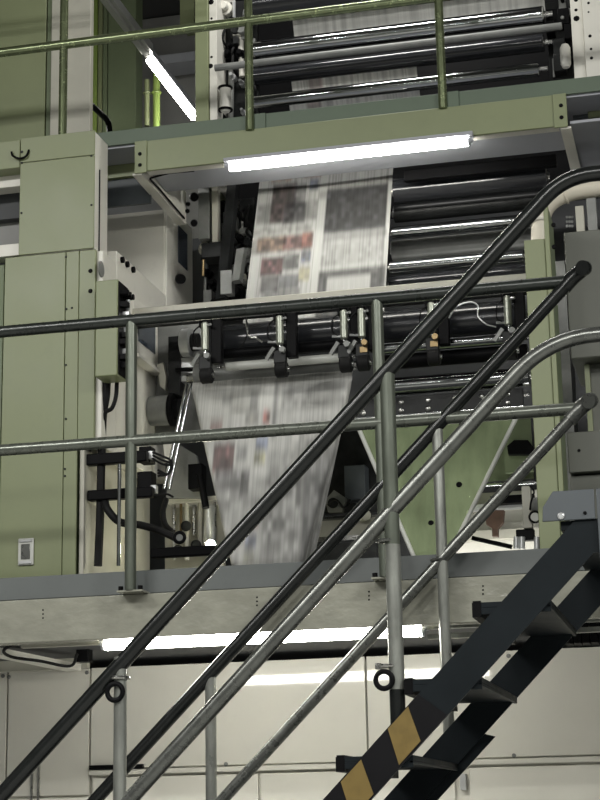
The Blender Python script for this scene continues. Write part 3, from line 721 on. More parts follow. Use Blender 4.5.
# paper glimpsed between the upper rollers
for (xa_, xb_, y0, y1, Y, sd, lb_) in ((292, 545, 19, 5, YQ+.10, 31, 'printed paper strip glimpsed between the top rollers of the upper unit'), (290, 416, 78, 70, YQ+.06, 37, 'printed paper strip glimpsed above the lowest shiny roller of the upper unit'), (288, 419, 100, 97, YQ-.005, 41, 'thin printed paper strip just above the upper kick plate')):
    xm = (xa_+xb_)/2; X0, X1 = P(xa_, y0, Y).x, P(xb_, y0, Y).x; Z0, Z1 = P(xm, y1-8, Y).z, P(xm, y0+3, Y).z
    fn = lambda a, b, X0=X0, X1=X1, Z0=Z0, Z1=Z1, Y=Y: (V(lerp(X0, X1, a), Y+.06*b, lerp(Z0, Z1, b)), a*.9, b*.1)
    rr = [] if sd == 31 else [(.12, .22, .0, .3, (.32, .2, .2), .6), (.25, .3, 0, .3, GRY, .4)]
    tag(paper_mesh('newspaper_web', fn, 90, 6, None, rr, sd, 1.3), lb_, 'newspaper')  # raised base brightens the paper in place of missing light

# ------------------------------------------------------------------ formers
def former(label, lx, rx_, lz, bx0, bx1, bz, Yt, Yb, mat, holes=(), group='formers'):
    f = thing('former_board', label, 'former', ((lx+rx_)/2, Yt, bz))
    o = V(0, .014, .006)
    pts = [V(lx, Yt, lz), V(rx_, Yt, lz), V(bx1, Yb, bz), V(bx0, Yb, bz)]
    MB().prism([p+V(0, .002, 0) for p in pts], o).build('plate', mat, f)
    for a, b in ((pts[0], pts[3]), (pts[1], pts[2])) if holes else ():
        MB().tube([a+V(0, .0, .0), b], .012, 12).build('edge_rod', 'gauge', f)
    for x, y in holes:
        t = (lz-P(x, y, lerp(Yt, Yb, .5)).z)/(lz-bz); yy = lerp(Yt, Yb, t); p = P(x, y, yy)
        nrm = V(0, -(lz-bz), (Yt-Yb)).normalized()
        MB().lathe(p+nrm*-.001, p+nrm*.003, [(0, .016), (1, .015)], 16).build('vent_hole', 'black', f)
    return f
former('left former board under the printed sheet', fxl+.03, fxr-.03, fzt, fbl+.03, fbr-.03, fzb, FT+.008, FB+.008, 'steel')
gx0, gx1 = P(356, 425, FT).x, P(520, 412, FT).x; gz = P(437, 416, FT).z; gb = P(432, 575, FB).z
f2 = former('bare metal former board with painted-in green reflection right of the printed sheet', gx0, gx1, gz, P(422, 577, FB).x, P(440, 575, FB).x, gb, FT, FB, 'former',
            [(406, 424), (462, 424), (442, 447), (406, 489), (405, 423), (459, 484.5), (431, 523), (426, 545), (410, 455)])
hp = MB().prism([V(gx0-.01, FT-.004, gz+.004), V(gx1+.02, FT-.004, gz+.004), V(gx1+.02, FT-.004, gz+.022), V(gx0-.01, FT-.004, gz+.022)], (0, .03, 0)).build('top_edge', 'chrome', f2)
hd = MB().box(gx0-.02, gx1+.02, FT+.002, FT+.03, gz+.024, gz+.12).build('header_plate', 'darkmetal', f2, .002)
for x in (363, 401, 428, 455, 482, 508):
  for dz in (.045, .09):
    xx = P(x, 406, FT).x; zz = gz+dz
    MB().lathe(V(xx, FT+.002, zz), V(xx, FT-.006, zz), [(0, .014), (.6, .014), (1, .009)], 10).build('screw', 'steel', hd)
# rollers above the formers
rx(222, 526, 330, 8.93+.05, .098, 'darkroll', 'large dark roller above both formers, behind the air cylinders')
rx(196, 348, 372, FT+.10, .078, 'midmetal', 'grey roller under the printed sheet at the top of the left former')
rx(226, 346, 362, 8.86, .024, 'gauge', 'slim shiny roller, bright reflection painted in, above the printed sheet of the left former')  # white surface paints in the bright reflection of a shiny roller
rx(222, 346, 349, 8.84, .028, 'black', 'slim black nip bar above the left former')
rx(384, 530, 382, FT+.02, .050, 'chrome', 'shiny roller along the top of the bare right former')
rx(384, 520, 343, 8.84, .030, 'chrome', 'shiny square edged nip bar above the right former')
rx(384, 528, 357, 8.90, .040, 'black', 'black nip roller above the right former')
rx(384, 520, 400, FT+.12, .03, 'chrome', 'thin shiny roller behind the screw plate of the right former')
# rollers under the upper soffit, right of the printed sheet
rx(394, 548, 184, 9.30, .075, 'darkroll', 'uppermost dark roller under the upper soffit right of the sheet', jl=.012)
rx(394, 548, 207, 9.45, .05, 'darkmetal', 'second dark roller under the upper soffit right of the sheet', jl=.012)
rx(392, 545, 226, 9.25, .036, 'chrome', 'upper shiny roller right of the hanging sheet', jl=.012)
rx(390, 524, 262, 9.05, .036, 'chrome', 'lower shiny roller right of the hanging sheet', jl=.012)
rx(392, 545, 244, 9.42, .06, 'midmetal', 'grey roller between the two shiny rollers right of the sheet', jl=.012)
rx(390, 530, 279, 9.25, .05, 'darkroll', 'dark roller just above the beige bar right of the sheet', jl=.012)
c = P(470, 169, 9.12)
tag(MB().box(P(404, 175, 9.12).x, P(556, 160, 9.12).x, 9.12, 9.16, c.z-.03, c.z+.035).build('channel_bar', 'black', None, .003), 'dark channel bar below the upper soffit at right', 'bar')
# crossbar above the large roller
zc0 = P(350, 293, 8.72).z
xb_ = thing('cross_bar', 'long beige bar across the press above the air cylinders', 'bar', (-1.9, 8.74, zc0-.03))
MB().box(XS+.03, -.80, 8.72, 8.80, zc0-.028, zc0+.022).build('bar', 'beige', xb_, .003)
MB().box(XS+.03, -.80, 8.745, 8.79, zc0-.075, zc0-.029).build('slide_rail', 'darkmetal', xb_)
# nip assemblies hanging from the bar
def nip(x, y, label, tab=False):
    Y = 8.70
    p = P(x, y, Y); zt_ = zc0-.03
    n = thing('nip_unit', label, 'nip unit', (p.x, Y, p.z), 'nip units hanging from the beige bar')
    MB().box(p.x-.025, p.x+.025, Y-.015, Y+.044, zt_-.065, zt_-.0).box(p.x-.032, p.x-.022, Y-.03, Y+.04, zt_-.1, zt_).box(p.x+.022, p.x+.032, Y-.03, Y+.04, zt_-.1, zt_).build('clamp_bracket', 'black', n, .002)
    zc1, zc2 = zt_-.075, zt_-.235
    MB().lathe(V(p.x, Y-.02, zc1), V(p.x, Y-.02, zc2), [(0, .014), (.05, .021), (.95, .021), (1, .014)], 16).build('air_cylinder', 'cylgrey', n)
    MB().cyl(V(p.x, Y-.02, zc2), V(p.x, Y-.02, zc2-.03), .008, 10).build('piston_rod', 'chrome', n)
    MB().box(p.x+.03, p.x+.085, Y-.005, Y+.05, zt_-.30, zt_-.02).build('hanger_arm', 'black', n, .004)
    for s, zz in ((1, zc1-.02), (-1, zc2+.015)):
        MB().cyl(V(p.x, Y-.02, zz), V(p.x-.06 if s < 0 else p.x+.04, Y-.045, zz), .007, 8).build('air_fitting', 'silver', n)
    MB().box(p.x-.035, p.x+.03, Y-.025, Y+.02, zt_-.335, zt_-.265).build('wheel_fork', 'darkmetal', n, .003)
    if True:
        w = MB().lathe(V(p.x-.03, Y-.0, zt_-.365), V(p.x+.035, Y-.0, zt_-.365), [(0, .036), (.1, .044), (.9, .044), (1, .036)], 24).build('nip_wheel', 'rubber', n)
        MB().cyl(V(p.x+.035, Y, zt_-.365), V(p.x+.045, Y, zt_-.365), .014, 12).build('axle', 'steel', w)
    k = MB().lathe(V(p.x+.02, Y-.02, zt_-.27), V(p.x+.02, Y-.065, zt_-.27), [(0, .010), (.5, .010), (.5, .018), (1, .016)], 12).build('adjuster_knob', 'brass' if tab else 'midmetal', n)
    MB().obox(V(p.x-.03, Y-.03, zt_-.25), V(p.x-.075, Y-.02, zt_-.31), .012, .02).build('lever', 'midmetal', n)
    MB().tube(spline([V(p.x-.02, Y-.04, zc1-.02), V(p.x-.05, Y-.06, zc1-.06), V(p.x-.055, Y-.05, zc1-.12), V(p.x-.03, Y-.04, zc2+.02)], 5), .004, 8).build('air_hose', 'black', n)
    if tab: MB().box(p.x-.01, p.x+.03, Y-.032, Y-.026, zt_-.315, zt_-.285).build('tan_tab', 'brass', n)
    return n
nip(206, 330, 'leftmost nip unit hanging from the beige bar beside the ivory frame')
nip(280.5, 325, 'nip unit over the middle of the printed sheet on the left former')
nip(344.5, 320, 'left nip unit of the close pair beside the middle railing post')
nip(362, 318, 'right nip unit of the close pair beside the middle railing post', True)
nip(432, 315, 'nip unit over the bare right former, partly behind the near handrail', True)
nip(508, 305, 'rightmost nip unit next to the green right frame')
# dangling air hoses
tag(MB().tube(spline([P(246, 318, 8.66), P(248, 330, 8.64), P(244, 342, 8.64), P(240, 348, 8.66)], 6), .004, 8).build('air_hose', 'rubber'), 'thin black air hose looping left of the middle nip unit', 'hose')
tag(MB().tube(spline([P(262, 342, 8.66), P(256, 338, 8.62), P(249, 336, 8.62), P(246, 322, 8.66)], 6), .005, 8).build('air_hose', 'steel'), 'grey air hose running into the middle nip unit from the left', 'hose')
tag(MB().tube(spline([P(449, 318, 8.66), P(456, 307, 8.64), P(470, 302, 8.64), P(478, 306, 8.64), P(478, 316, 8.64), P(486, 324, 8.64), P(496, 327, 8.66)], 6), .004, 8).build('air_hose', 'silver'), 'pale air hose looping in front of the large roller at right', 'hose')

# ------------------------------------------------------------------ right frame and guard
xg0, xg1 = P(527, 300, YC).x, P(556, 350, YC).x
rf = thing('side_frame', 'green right side frame of the press beside the formers', 'machine frame', (xg0, YC, DECK))
zg = P(540, 239, YC).z; zg2 = P(552, 203, YC).z
MB().box(xg0, P(548, 300, YC).x, YC, YC+.02, DECK+.003, zg).build('front_plate', 'green', rf, .003)
MB().box(P(548, 300, YC).x+.001, xg1, YC-.01, YC+.02, DECK+.003, zg2).build('bolted_strip', 'green', rf, .003)
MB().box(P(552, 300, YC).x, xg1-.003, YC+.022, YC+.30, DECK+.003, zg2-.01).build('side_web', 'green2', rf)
MB().box(xg0+.03, P(552, 300, YC).x-.003, 9.30, 9.60, DECK+.003, zg+.2).build('inner_frame', 'midmetal', rf)
for x, y in ((553.5, 225), (554, 247)): bolt(rf, P(x, y, YC-.01), .012, 'black')
YG = 8.62
gd = thing('machine_guard', 'guard box with painted-in shade right of the green frame, cut by the right picture edge', 'guard', (P(580, 300, YG).x, YG, P(580, 358, YG).z))
gx = P(567.5, 300, YG).x
MB().box(gx, 1.0, YG, YG+.6, P(580, 358, YG).z, P(580, 231, YG).z).build('upper_box', 'boxshade', gd, .005)
MB().box(gx+.06, 1.0, YG+.14, YG+.6, P(580, 432, YG).z, P(580, 358, YG).z-.003).build('recess', 'boxshade', gd)
MB().box(P(585, 400, YG).x, P(590, 400, YG).x, YG+.1, YG+.139, P(580, 432, YG).z, P(580, 360, YG).z).build('rib', 'green', gd)
MB().box(gx-.04, 1.0, YG-.02, YG+.6, P(580, 473, YG).z, P(580, 432, YG).z-.003).build('lower_box', 'boxshade', gd, .004)
MB().box(gx-.04, 1.0, YG+.02, YG+.6, DECK+.003, P(580, 473, YG).z-.008).build('base_box', 'boxshade', gd, .004)
bolt(gd, P(579, 450.5, YG-.02), .008, 'black')
# ivory flexible duct
YH = 8.78
dct = thing('flexible_duct', 'ivory elbow duct rising from behind the green right frame', 'duct', P(543, 238, YH))
MB().tube(spline([P(540, 242, YH), P(541, 222, YH), P(545, 209, YH), P(555, 199, YH), P(572, 192, YH), P(600, 188, YH), P(640, 184, YH)], 8), .048, 18).build('duct_tube', 'hose', dct)
c = P(540, 222, YH); MB().torus(c, (0, .1, 1), .050, .012).build('collar', 'white', dct)
c = P(564, 195, YH); MB().torus(c, (.8, 0, .35), .048, .006).build('seam_band', 'hose', dct)
for x0, x1, y0, y1, m, lb_ in ((575.5, 584, 200, 229, 'beige', 'short beige upright standing on the guard box at right'), (587, 597, 192, 229, 'midmetal', 'grey upright pipe standing on the guard box at right')):
    Y = YG+.1
    tag(MB().box(P(x0, 215, Y).x, P(x1, 215, Y).x, Y, Y+.05, P(580, 231, YG).z+.002, P(x0, y0+6, Y).z).build('support_upright', m, None, .004), lb_, 'support')
cl_ = MB()
for i in range(3):
    for j in range(3): cl_.lathe(P(567+i*2.6, 217+j*4.5, 9.0), P(567+i*2.6, 217+j*4.5, 8.95), [(0, .008), (1, .006)], 8)
tag(cl_.build('connector_cluster', 'silver'), 'small silver connector cluster between duct and guard box', 'connector')

# ------------------------------------------------------------------ back of the press
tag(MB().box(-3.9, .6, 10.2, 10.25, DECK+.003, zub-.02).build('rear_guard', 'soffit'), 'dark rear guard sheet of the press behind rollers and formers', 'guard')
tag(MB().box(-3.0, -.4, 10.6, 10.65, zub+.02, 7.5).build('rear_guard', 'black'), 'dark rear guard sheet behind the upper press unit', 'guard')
# left interior of the upper recess
clutter('valve_rack', 'dark valves and hoses left of the hanging printed sheet', 'valves', 193, 246, 186, 298, 9.42, 64, ('darkmetal', 'darkmetal', 'black', 'midmetal', 'beige', 'midmetal', 'black', 'steel', 'midmetal'), 13, .2)
ip = thing('inner_frame_plate', 'grey inner frame plate left of the hanging printed sheet', 'machine frame', P(212, 240, 9.5))
MB().box(P(201, 200, 9.5).x, P(212, 200, 9.5).x, 9.44, 9.5, P(205, 242, 9.5).z, P(205, 182, 9.5).z+.05).build('plate', 'midmetal', ip, .003)
MB().box(P(213, 200, 9.46).x, P(219, 200, 9.46).x, 9.43, 9.49, P(216, 244, 9.46).z, P(216, 182, 9.46).z+.05).build('flange', 'beige', ip, .003)
for x, y, r in ((194, 197, .028), (188, 204, .014), (187.5, 211, .014), (194, 223, .022)):
    MB().lathe(P(x, y, 9.44), P(x, y, 9.40), [(0, r), (.7, r), (1, r*.8)], 16).build('grommet', 'black', ip)
bxk = P(214, 250, 9.38)
tag(MB().box(P(202, 250, 9.38).x, P(227, 250, 9.38).x, 9.36, 9.5, P(214, 258, 9.38).z, P(214, 243, 9.38).z).build('terminal_box', 'darkmetal', None, .004), 'dark terminal box left of the hanging printed sheet', 'box')
tag(MB().tube([P(203.5, 260, 9.36), P(203, 276, 9.36)], .009, 10).build('warning_rod', 'brass'), 'short yellowish rod below the dark terminal box', 'rod')
tag(MB().obox(P(236, 160, 9.5), P(222, 300, 9.3), .06, .05).build('diagonal_brace', 'darkmetal'), 'slanting dark brace just left of the hanging printed sheet', 'brace')
tag(MB().obox(P(242, 250, 9.28), P(237, 282, 9.22), .05, .04).build('guide_block', 'midmetal'), 'grey guide block at the left edge of the hanging sheet', 'block')
tag(MB().box(P(222, 285, 9.3).x, P(234, 285, 9.3).x, 9.26, 9.32, P(228, 296, 9.3).z, P(228, 272, 9.3).z).build('actuator', 'midmetal', None, .004), 'small grey actuator box at the foot of the dark valves', 'actuator')

# ------------------------------------------------------------------ lower recess: left of the left former
mo = thing('drive_motor', 'grey round drive motor left of the left former', 'motor', P(160, 425, 9.1))
MB().lathe(P(150, 411, 9.12), P(171, 410, 9.12), [(0, .07), (.05, .085), (.95, .085), (1, .08)], 28).build('motor_body', 'midmetal', mo)
MB().lathe(P(171, 410, 9.12), P(180, 409.5, 9.12), [(0, .095), (.5, .095), (.5, .06), (1, .06)], 28).build('flange', 'black', mo)
mo2 = thing('drive_motor', 'upper grey motor end beside the leftmost nip unit', 'motor', P(188, 350, 9.05))
MB().lathe(P(182, 343, 9.05), P(192, 342.5, 9.05), [(0, .07), (.1, .08), (.9, .08), (1, .07)], 28).build('motor_body', 'silver', mo2)
MB().lathe(P(192, 342.5, 9.05), P(199, 342, 9.05), [(0, .05), (1, .05)], 24).build('shaft_collar', 'darkmetal', mo2)
pl = thing('bracket_plate', 'grey bracket plate between the ivory frame and the nip units', 'bracket', P(170, 360, 9.2))
MB().box(P(156, 340, 9.2).x, P(205, 340, 9.2).x, 9.2, 9.23, P(180, 440, 9.2).z, P(180, 318, 9.2).z).build('plate', 'midmetal', pl, .003)
MB().box(P(168, 360, 9.1).x, P(180, 360, 9.1).x, 9.1, 9.2, P(174, 395, 9.1).z, P(174, 336, 9.1).z).build('dark_column', 'darkmetal', pl, .004)
MB().prism([P(157, 365, 9.12), P(163, 362, 9.12), P(166, 378, 9.12), P(165, 390, 9.12), P(160, 386, 9.12)], (0, .03, 0)).build('lug', 'beige', pl)
MB().box(P(182, 370, 9.14).x, P(197, 370, 9.14).x, 9.12, 9.199, P(190, 382, 9.14).z, P(190, 358, 9.14).z).build('cover', 'silver', pl, .003)
MB().tube([P(176, 370, 9.08), P(200, 369, 9.05)], .012, 10).build('lever', 'black', pl)
sr = thing('shiny_rod', 'bright slanting rod pair left of the left former', 'rod', P(165, 490, 8.9))
for d in (0, 5): MB().tube([P(187+d*.8, 384, 8.95), P(164+d, 489, 8.85)], .010, 12).build('rod', 'chrome', sr)
gp = thing('bracket_plate', 'grey plate behind the slanting rods beside the left former', 'bracket', P(185, 490, 9.15))
MB().prism([P(172, 440, 9.15), P(196, 455, 9.15), P(206, 498, 9.15), P(166, 498, 9.15)], (0, .03, 0)).build('plate', 'midmetal', gp)
MB().box(P(190, 470, 9.1).x, P(204, 470, 9.1).x, 9.06, 9.149, P(197, 490, 9.1).z, P(197, 465, 9.1).z).build('black_clamp', 'black', gp, .004)
MB().tube([P(200, 475, 9.05), P(206, 508, 9.02)], .02, 12).build('black_arm', 'black', gp)
MB().prism([P(163, 442, 9.05), P(172, 442, 9.05), P(171, 460, 9.05), P(165, 462, 9.05)], (0, .02, 0)).build('cream_tab', 'white', gp)
# black arms and cables on the beige frame foot
def arm(x0, x1, y, Y0, h, label):
    a, b = P(x0, y, Y0), P(x1, y-1.2, Y0)
    tag(MB().box(a.x, b.x, Y0, Y0+.05, a.z-h/2, a.z+h/2).build('bracket_bar', 'black', None, .006), label, 'arm')
arm(80, 146, 460, 8.36, .058, 'upper black arm beside the left railing post')
arm(87, 152, 495.5, 8.36, .054, 'lower black arm beside the left railing post')
arm(150, 215, 553, 8.5, .05, 'black bar just above the kick plate left of the left former')
tag(MB().tube([P(119.5, 464, 8.33), P(118.5, 566, 8.33)], .010, 12).build('upright_rod', 'chrome'), 'thin shiny upright rod just left of the left railing post', 'rod')
vb = thing('valve_block', 'black solenoid valve block with white ends right of the left railing post', 'valve', P(148, 490, 8.45))
MB().box(P(138, 480, 8.47).x, P(153, 480, 8.47).x, 8.45, 8.53, P(146, 492, 8.47).z, P(146, 472, 8.47).z).build('body', 'black', vb, .004)
for x, y in ((151, 455), (153.5, 489)):
    p = P(x, y, 8.42); MB().box(p.x-.012, p.x+.016, 8.41, 8.449, p.z-.02, p.z+.02).build('end_cap', 'silver', vb, .002)
MB().box(P(140, 455, 8.47).x, P(152, 455, 8.47).x, 8.45, 8.53, P(146, 463, 8.47).z, P(146, 447, 8.47).z).build('upper_body', 'black', vb, .004)
for k in range(3):
    MB().tube(spline([P(152, 452+k*3, 8.42), P(162, 456+k*4, 8.36), P(172, 462+k*2, 8.40), P(168, 474, 8.40), P(158, 470+k*3, 8.42)], 6), .006, 8).build('hose', 'rubber', vb)
MB().tube(spline([P(154, 497, 8.40), P(166, 494, 8.36), P(173, 497, 8.4)], 6), .006, 8).build('hose', 'rubber', vb)
def hose(label, pts, r, mat='rubber', name='hose', cat='hose'):
    return tag(MB().tube(spline(pts, 8), r, 10).build(name, mat), label, cat)
hose('thick black cable bundle dropping from the green control box', [P(107, 376, 8.36), P(106, 395, 8.36), P(103, 415, 8.38), P(102, 440, 8.4), P(101, 475, 8.4), P(100, 520, 8.4), P(98, 566, 8.4)], .022, name='cable_bundle', cat='cable')
hose('thin black cable looping from the green control box', [P(117, 379, 8.36), P(116, 396, 8.34), P(112, 408, 8.34), P(106, 412, 8.36), P(103, 420, 8.37)], .011, name='power_cable', cat='cable')
hose('black hose sagging from lower left towards the ring fitting', [P(104, 498, 8.41), P(108, 510, 8.36), P(120, 522, 8.38), P(140, 525, 8.5), P(158, 530, 8.6), P(176, 538, 8.62)], .020)
hose('black hose rising behind the ring fitting', [P(166, 500, 8.8), P(163, 512, 8.72), P(165, 524, 8.7), P(172, 532, 8.68)], .016)
rg = thing('ring_fitting', 'black ring fitting with grey centre at the end of the sagging hose', 'fitting', P(179.5, 538, 8.6))
MB().torus(P(179.5, 537.5, 8.58), (.2, -1, 0), .026, .010).build('ring', 'black', rg)
MB().lathe(P(179.5, 537.5, 8.60), P(179.5, 537.5, 8.57), [(0, .02), (1, .017)], 16).build('centre', 'midmetal', rg)
# brightly lit fittings low behind the platform edge
gb_ = thing('gearbox_fittings', 'yellowish lit pipes and plates left of the printed sheet near the kick plate', 'fittings', P(195, 560, 9.2))
MB().box(P(165, 530, 9.4).x, P(224, 530, 9.4).x, 9.4, 9.43, P(195, 572, 9.4).z, P(195, 499, 9.4).z).build('back_plate', 'beige', gb_)
for x, w, y0, y1, m in ((174, 4, 500, 560, 'steel'), (181, 3, 500, 540, 'brass'), (187, 5, 503, 560, 'white'), (194, 4, 505, 535, 'steel'), (200, 5, 500, 552, 'beige'), (215, 3, 500, 560, 'steel')):
    MB().tube([P(x, y1, 9.3), P(x, y0, 9.3)], pix(w, 9.3)/2, 12).build('pipe', m, gb_)
MB().lathe(P(209, 548, 9.2), P(210, 505, 9.2), [(0, .02), (.1, .034), (.5, .034), (.5, .03), (.9, .03), (1, .02)], 18).build('oil_bowl', 'silver', gb_)
MB().box(P(166, 499, 9.25).x, P(222, 499, 9.25).x, 9.25, 9.4, P(195, 501.5, 9.25).z, P(195, 497, 9.25).z).build('top_shelf', 'white', gb_)
for x, y in ((186, 526), (196, 545), (178, 550)):
    MB().lathe(P(x, y, 9.3), P(x, y, 9.2), [(0, .03), (.6, .03), (.6, .018), (1, .018)], 14).build('fitting', 'darkmetal', gb_)
lmp = thing('inspection_lamp', 'small round lamp glaring low between near handrail and printed sheet', 'lamp', P(212, 548, 9.0))
M['glow'] = emitter('lamp_glow', (1, .97, .72), 150)
MB().lathe(P(210.5, 545, 9.02), P(210.5, 545, 8.95), [(0, .02), (.3, .028), (.7, .026), (1, .01)], 16).build('bulb', 'glow', lmp)
MB().lathe(P(210.5, 545, 9.07), P(210.5, 545, 9.015), [(0, .014), (.4, .018), (1, .03)], 16).build('lamp_holder', 'black', lmp)
# between the formers
wb = thing('work_shelf', 'ivory work shelf between the two formers above the kick plate', 'shelf', P(340, 535, 9.5))
MB().prism([V(P(300, 540, 9.35).x, 9.35, P(340, 536, 9.35).z), V(P(378, 540, 9.35).x, 9.35, P(340, 536, 9.35).z), V(P(378, 540, 9.35).x, 9.62, P(340, 518, 9.62).z), V(P(300, 540, 9.35).x, 9.62, P(340, 518, 9.62).z)], (0, 0, -.012)).build('top', 'white', wb)
MB().box(P(300, 540, 9.35).x, P(378, 540, 9.35).x, 9.33, 9.345, P(340, 541, 9.35).z, P(340, 536.5, 9.35).z).build('front_lip', 'steel', wb)
MB().box(P(302, 540, 9.35).x, P(376, 540, 9.35).x, 9.36, 9.6, DECK, P(340, 543, 9.35).z).build('base', 'darkmetal', wb)
roller('thin shiny bar behind the ivory work shelf between the formers', P(312, 519.5, 9.6), V(P(372, 514, 9.6).x, 9.6, P(312, 519.5, 9.6).z), .017, 'chrome', name='guide_bar', group=None)
bk = thing('fold_gear', 'dark folding gear in the gap between the two formers', 'machine part', P(345, 500, 9.6))
MB().box(P(322, 480, 9.7).x, P(385, 480, 9.7).x, 9.7, 9.75, P(350, 512, 9.7).z, P(350, 425, 9.7).z).build('plate', 'darkmetal', bk)
MB().box(P(345, 480, 9.6).x, P(366, 480, 9.6).x, 9.58, 9.69, P(352, 500, 9.6).z, P(352, 466, 9.6).z).build('block', 'plate', bk, .004)
MB().prism([P(325, 500, 9.5), P(334, 490, 9.5), P(346, 498, 9.5), P(342, 512, 9.5), P(328, 512, 9.5)], (0, .04, 0)).build('bracket', 'midmetal', bk)
MB().lathe(P(333, 503, 9.5), P(333, 503, 9.44), [(0, .03), (.5, .03), (.5, .015), (1, .015)], 16).build('hub', 'darkmetal', bk)
MB().tube(spline([P(328, 505, 9.45), P(336, 500, 9.43), P(344, 508, 9.43), P(350, 500, 9.5)], 5), .007, 8).build('hose', 'rubber', bk)
MB().cyl(P(352, 427, 9.1), P(352, 415, 9.1), .02, 14).build('white_stud', 'white', bk)
MB().cyl(P(362, 516, 9.5), P(366, 515, 9.45), .03, 16).build('roller_end', 'beige', bk)
# right of the bare former
rb = thing('backing_sheet', 'grey green rear panel right of the bare former', 'panel', P(510, 480, 9.5))
MB().box(P(460, 450, 9.6).x, P(532, 450, 9.6).x, 9.6, 9.63, P(500, 480, 9.6).z, P(500, 416, 9.6).z).build('sheet', 'green2', rb)
MB().cyl(P(462, 433, 9.55), V(P(530, 430, 9.55).x, 9.55, P(462, 433, 9.55).z), .03, 20).build('round_edge', 'steel', rb)
MB().box(P(504, 445, 9.5).x, P(532, 445, 9.5).x, 9.5, 9.53, P(518, 472, 9.5).z, P(518, 420, 9.5).z).build('corner_plate', 'green2', rb)
MB().prism([P(507, 446, 9.45), P(514, 440, 9.45), P(528, 440, 9.45), P(534, 448, 9.45), P(532, 454, 9.45), P(508, 454, 9.45)], (0, .06, 0)).build('black_cap', 'black', rb)
roller('thin bright bar crossing behind the lower end of the far handrail', P(450, 486.5, 9.35), V(P(535, 481, 9.35).x, 9.35, P(492, 485, 9.35).z), .012, 'chrome', name='guide_bar', group=None)
wp = thing('backlit_panel', 'ivory panel low behind the regulator at right of the bare former', 'panel', P(505, 540, 9.7))
MB().box(P(455, 520, 9.7).x, P(545, 520, 9.7).x, 9.7, 9.73, DECK, P(500, 492, 9.7).z).build('sheet', 'white', wp)
MB().box(P(455, 520, 9.6).x, P(545, 520, 9.6).x, 9.62, 9.69, P(500, 538, 9.6).z, P(500, 529, 9.6).z).build('ledge', 'beige', wp)
MB().box(P(455, 504, 9.6).x, P(528, 504, 9.6).x, 9.62, 9.69, P(492, 508, 9.6).z, P(492, 503, 9.6).z).build('rail', 'silver', wp)
MB().prism([P(485, 510, 9.5), P(504, 510, 9.5), P(503, 522, 9.5), P(498, 528, 9.5), P(498, 536, 9.5), P(492, 536, 9.5), P(492, 528, 9.5), P(486, 524, 9.5)], (0, .05, 0)).build('brown_casting', 'rust', wp)
MB().box(P(490, 498, 9.5).x, P(534, 498, 9.5).x, 9.5, 9.56, P(512, 503, 9.5).z, P(512, 495, 9.5).z).build('black_block', 'black', wp)
rgm = thing('air_regulator', 'air regulator with black ringed gauge left of the landing plate', 'regulator', P(530, 548, 8.9))
MB().box(P(522, 500, 8.9).x, P(531, 500, 8.9).x, 8.9, 8.95, P(526, 528, 8.9).z, P(526, 486, 8.9).z).build('column', 'beige', rgm, .003)
MB().lathe(P(535, 517, 8.9), P(535, 517, 8.86), [(0, .034), (.6, .034), (1, .030)], 24).build('gauge_ring', 'black', rgm)
MB().lathe(P(535, 517, 8.861), P(535, 517, 8.852), [(0, .023), (1, .022)], 24).build('gauge_face', 'gauge', rgm)
MB().lathe(P(537, 512, 8.92), P(537, 498, 8.92), [(0, .02), (.3, .034), (.8, .034), (1, .022)], 18).build('regulator_cap', 'midmetal', rgm)
MB().box(P(516, 535, 8.92).x, P(534, 535, 8.92).x, 8.92, 8.98, P(525, 540, 8.92).z, P(525, 529, 8.92).z).build('manifold', 'black', rgm, .003)
for x in (516.5, 522, 537):
    MB().tube([P(x, 549, 8.9), P(x, 537, 8.9)], .016, 12).build('filter_bowl', 'silver', rgm)
MB().tube(spline([P(530, 486, 8.88), P(534, 492, 8.86), P(531, 502, 8.86), P(530, 510, 8.88)], 5), .005, 8).build('hose', 'rubber', rgm)
tag(MB().tube([P(472, 538, 9.0), P(512, 547, 9.0)], .012, 10).build('support_strut', 'black'), 'thin black strut slanting low right of the bare former', 'strut')

# ------------------------------------------------------------------ far unit at upper left
YL = 9.25
tag(MB().box(-5.6, P(45.5, 60, YL).x, YL, YL+.6, zub+.024, 7.5).build('green_enclosure', 'green', None, .004), 'large dark green panel of the next unit at upper left corner', 'panel')
tag(MB().box(P(46.5, 60, YL).x, P(51, 60, YL).x, YL+.01, YL+.6, zub+.02, 7.5).build('unit_edge_strip', 'green2'), 'narrow green strip along the large panel at upper left', 'strip')
ul = thing('support_upright', 'tall ivory upright behind the upper railing at left', 'support', (P(70, 60, YL).x, YL, zub+.02))
MB().box(P(51.5, 60, YL).x, P(64, 60, YL).x, YL-.01, YL+.06, zub+.02, 7.5).build('front_face', 'beige', ul, .004)
MB().box(P(65, 60, YL).x, P(90, 60, YL).x, YL+.01, YL+.06, zub+.02, 7.5).build('side_face', 'beige', ul, .004)
YP = 14.6
bp_ = thing('rear_duct_wall', 'dim green panelled wall of the unit far behind the ivory upright', 'wall panel', (P(120, 60, YP).x, YP, 4.6))
for x0, x1, m in ((88, 92, 'green2'), (92, 97, 'glassblock'), (97.5, 102, 'green'), (102.5, 107, 'green2'), (107.5, 136, 'green2')):
    MB().box(P(x0, 60, YP).x, P(x1, 60, YP).x, YP, YP+.2, 5.0, 9.45).build('panel', m, bp_, .01)
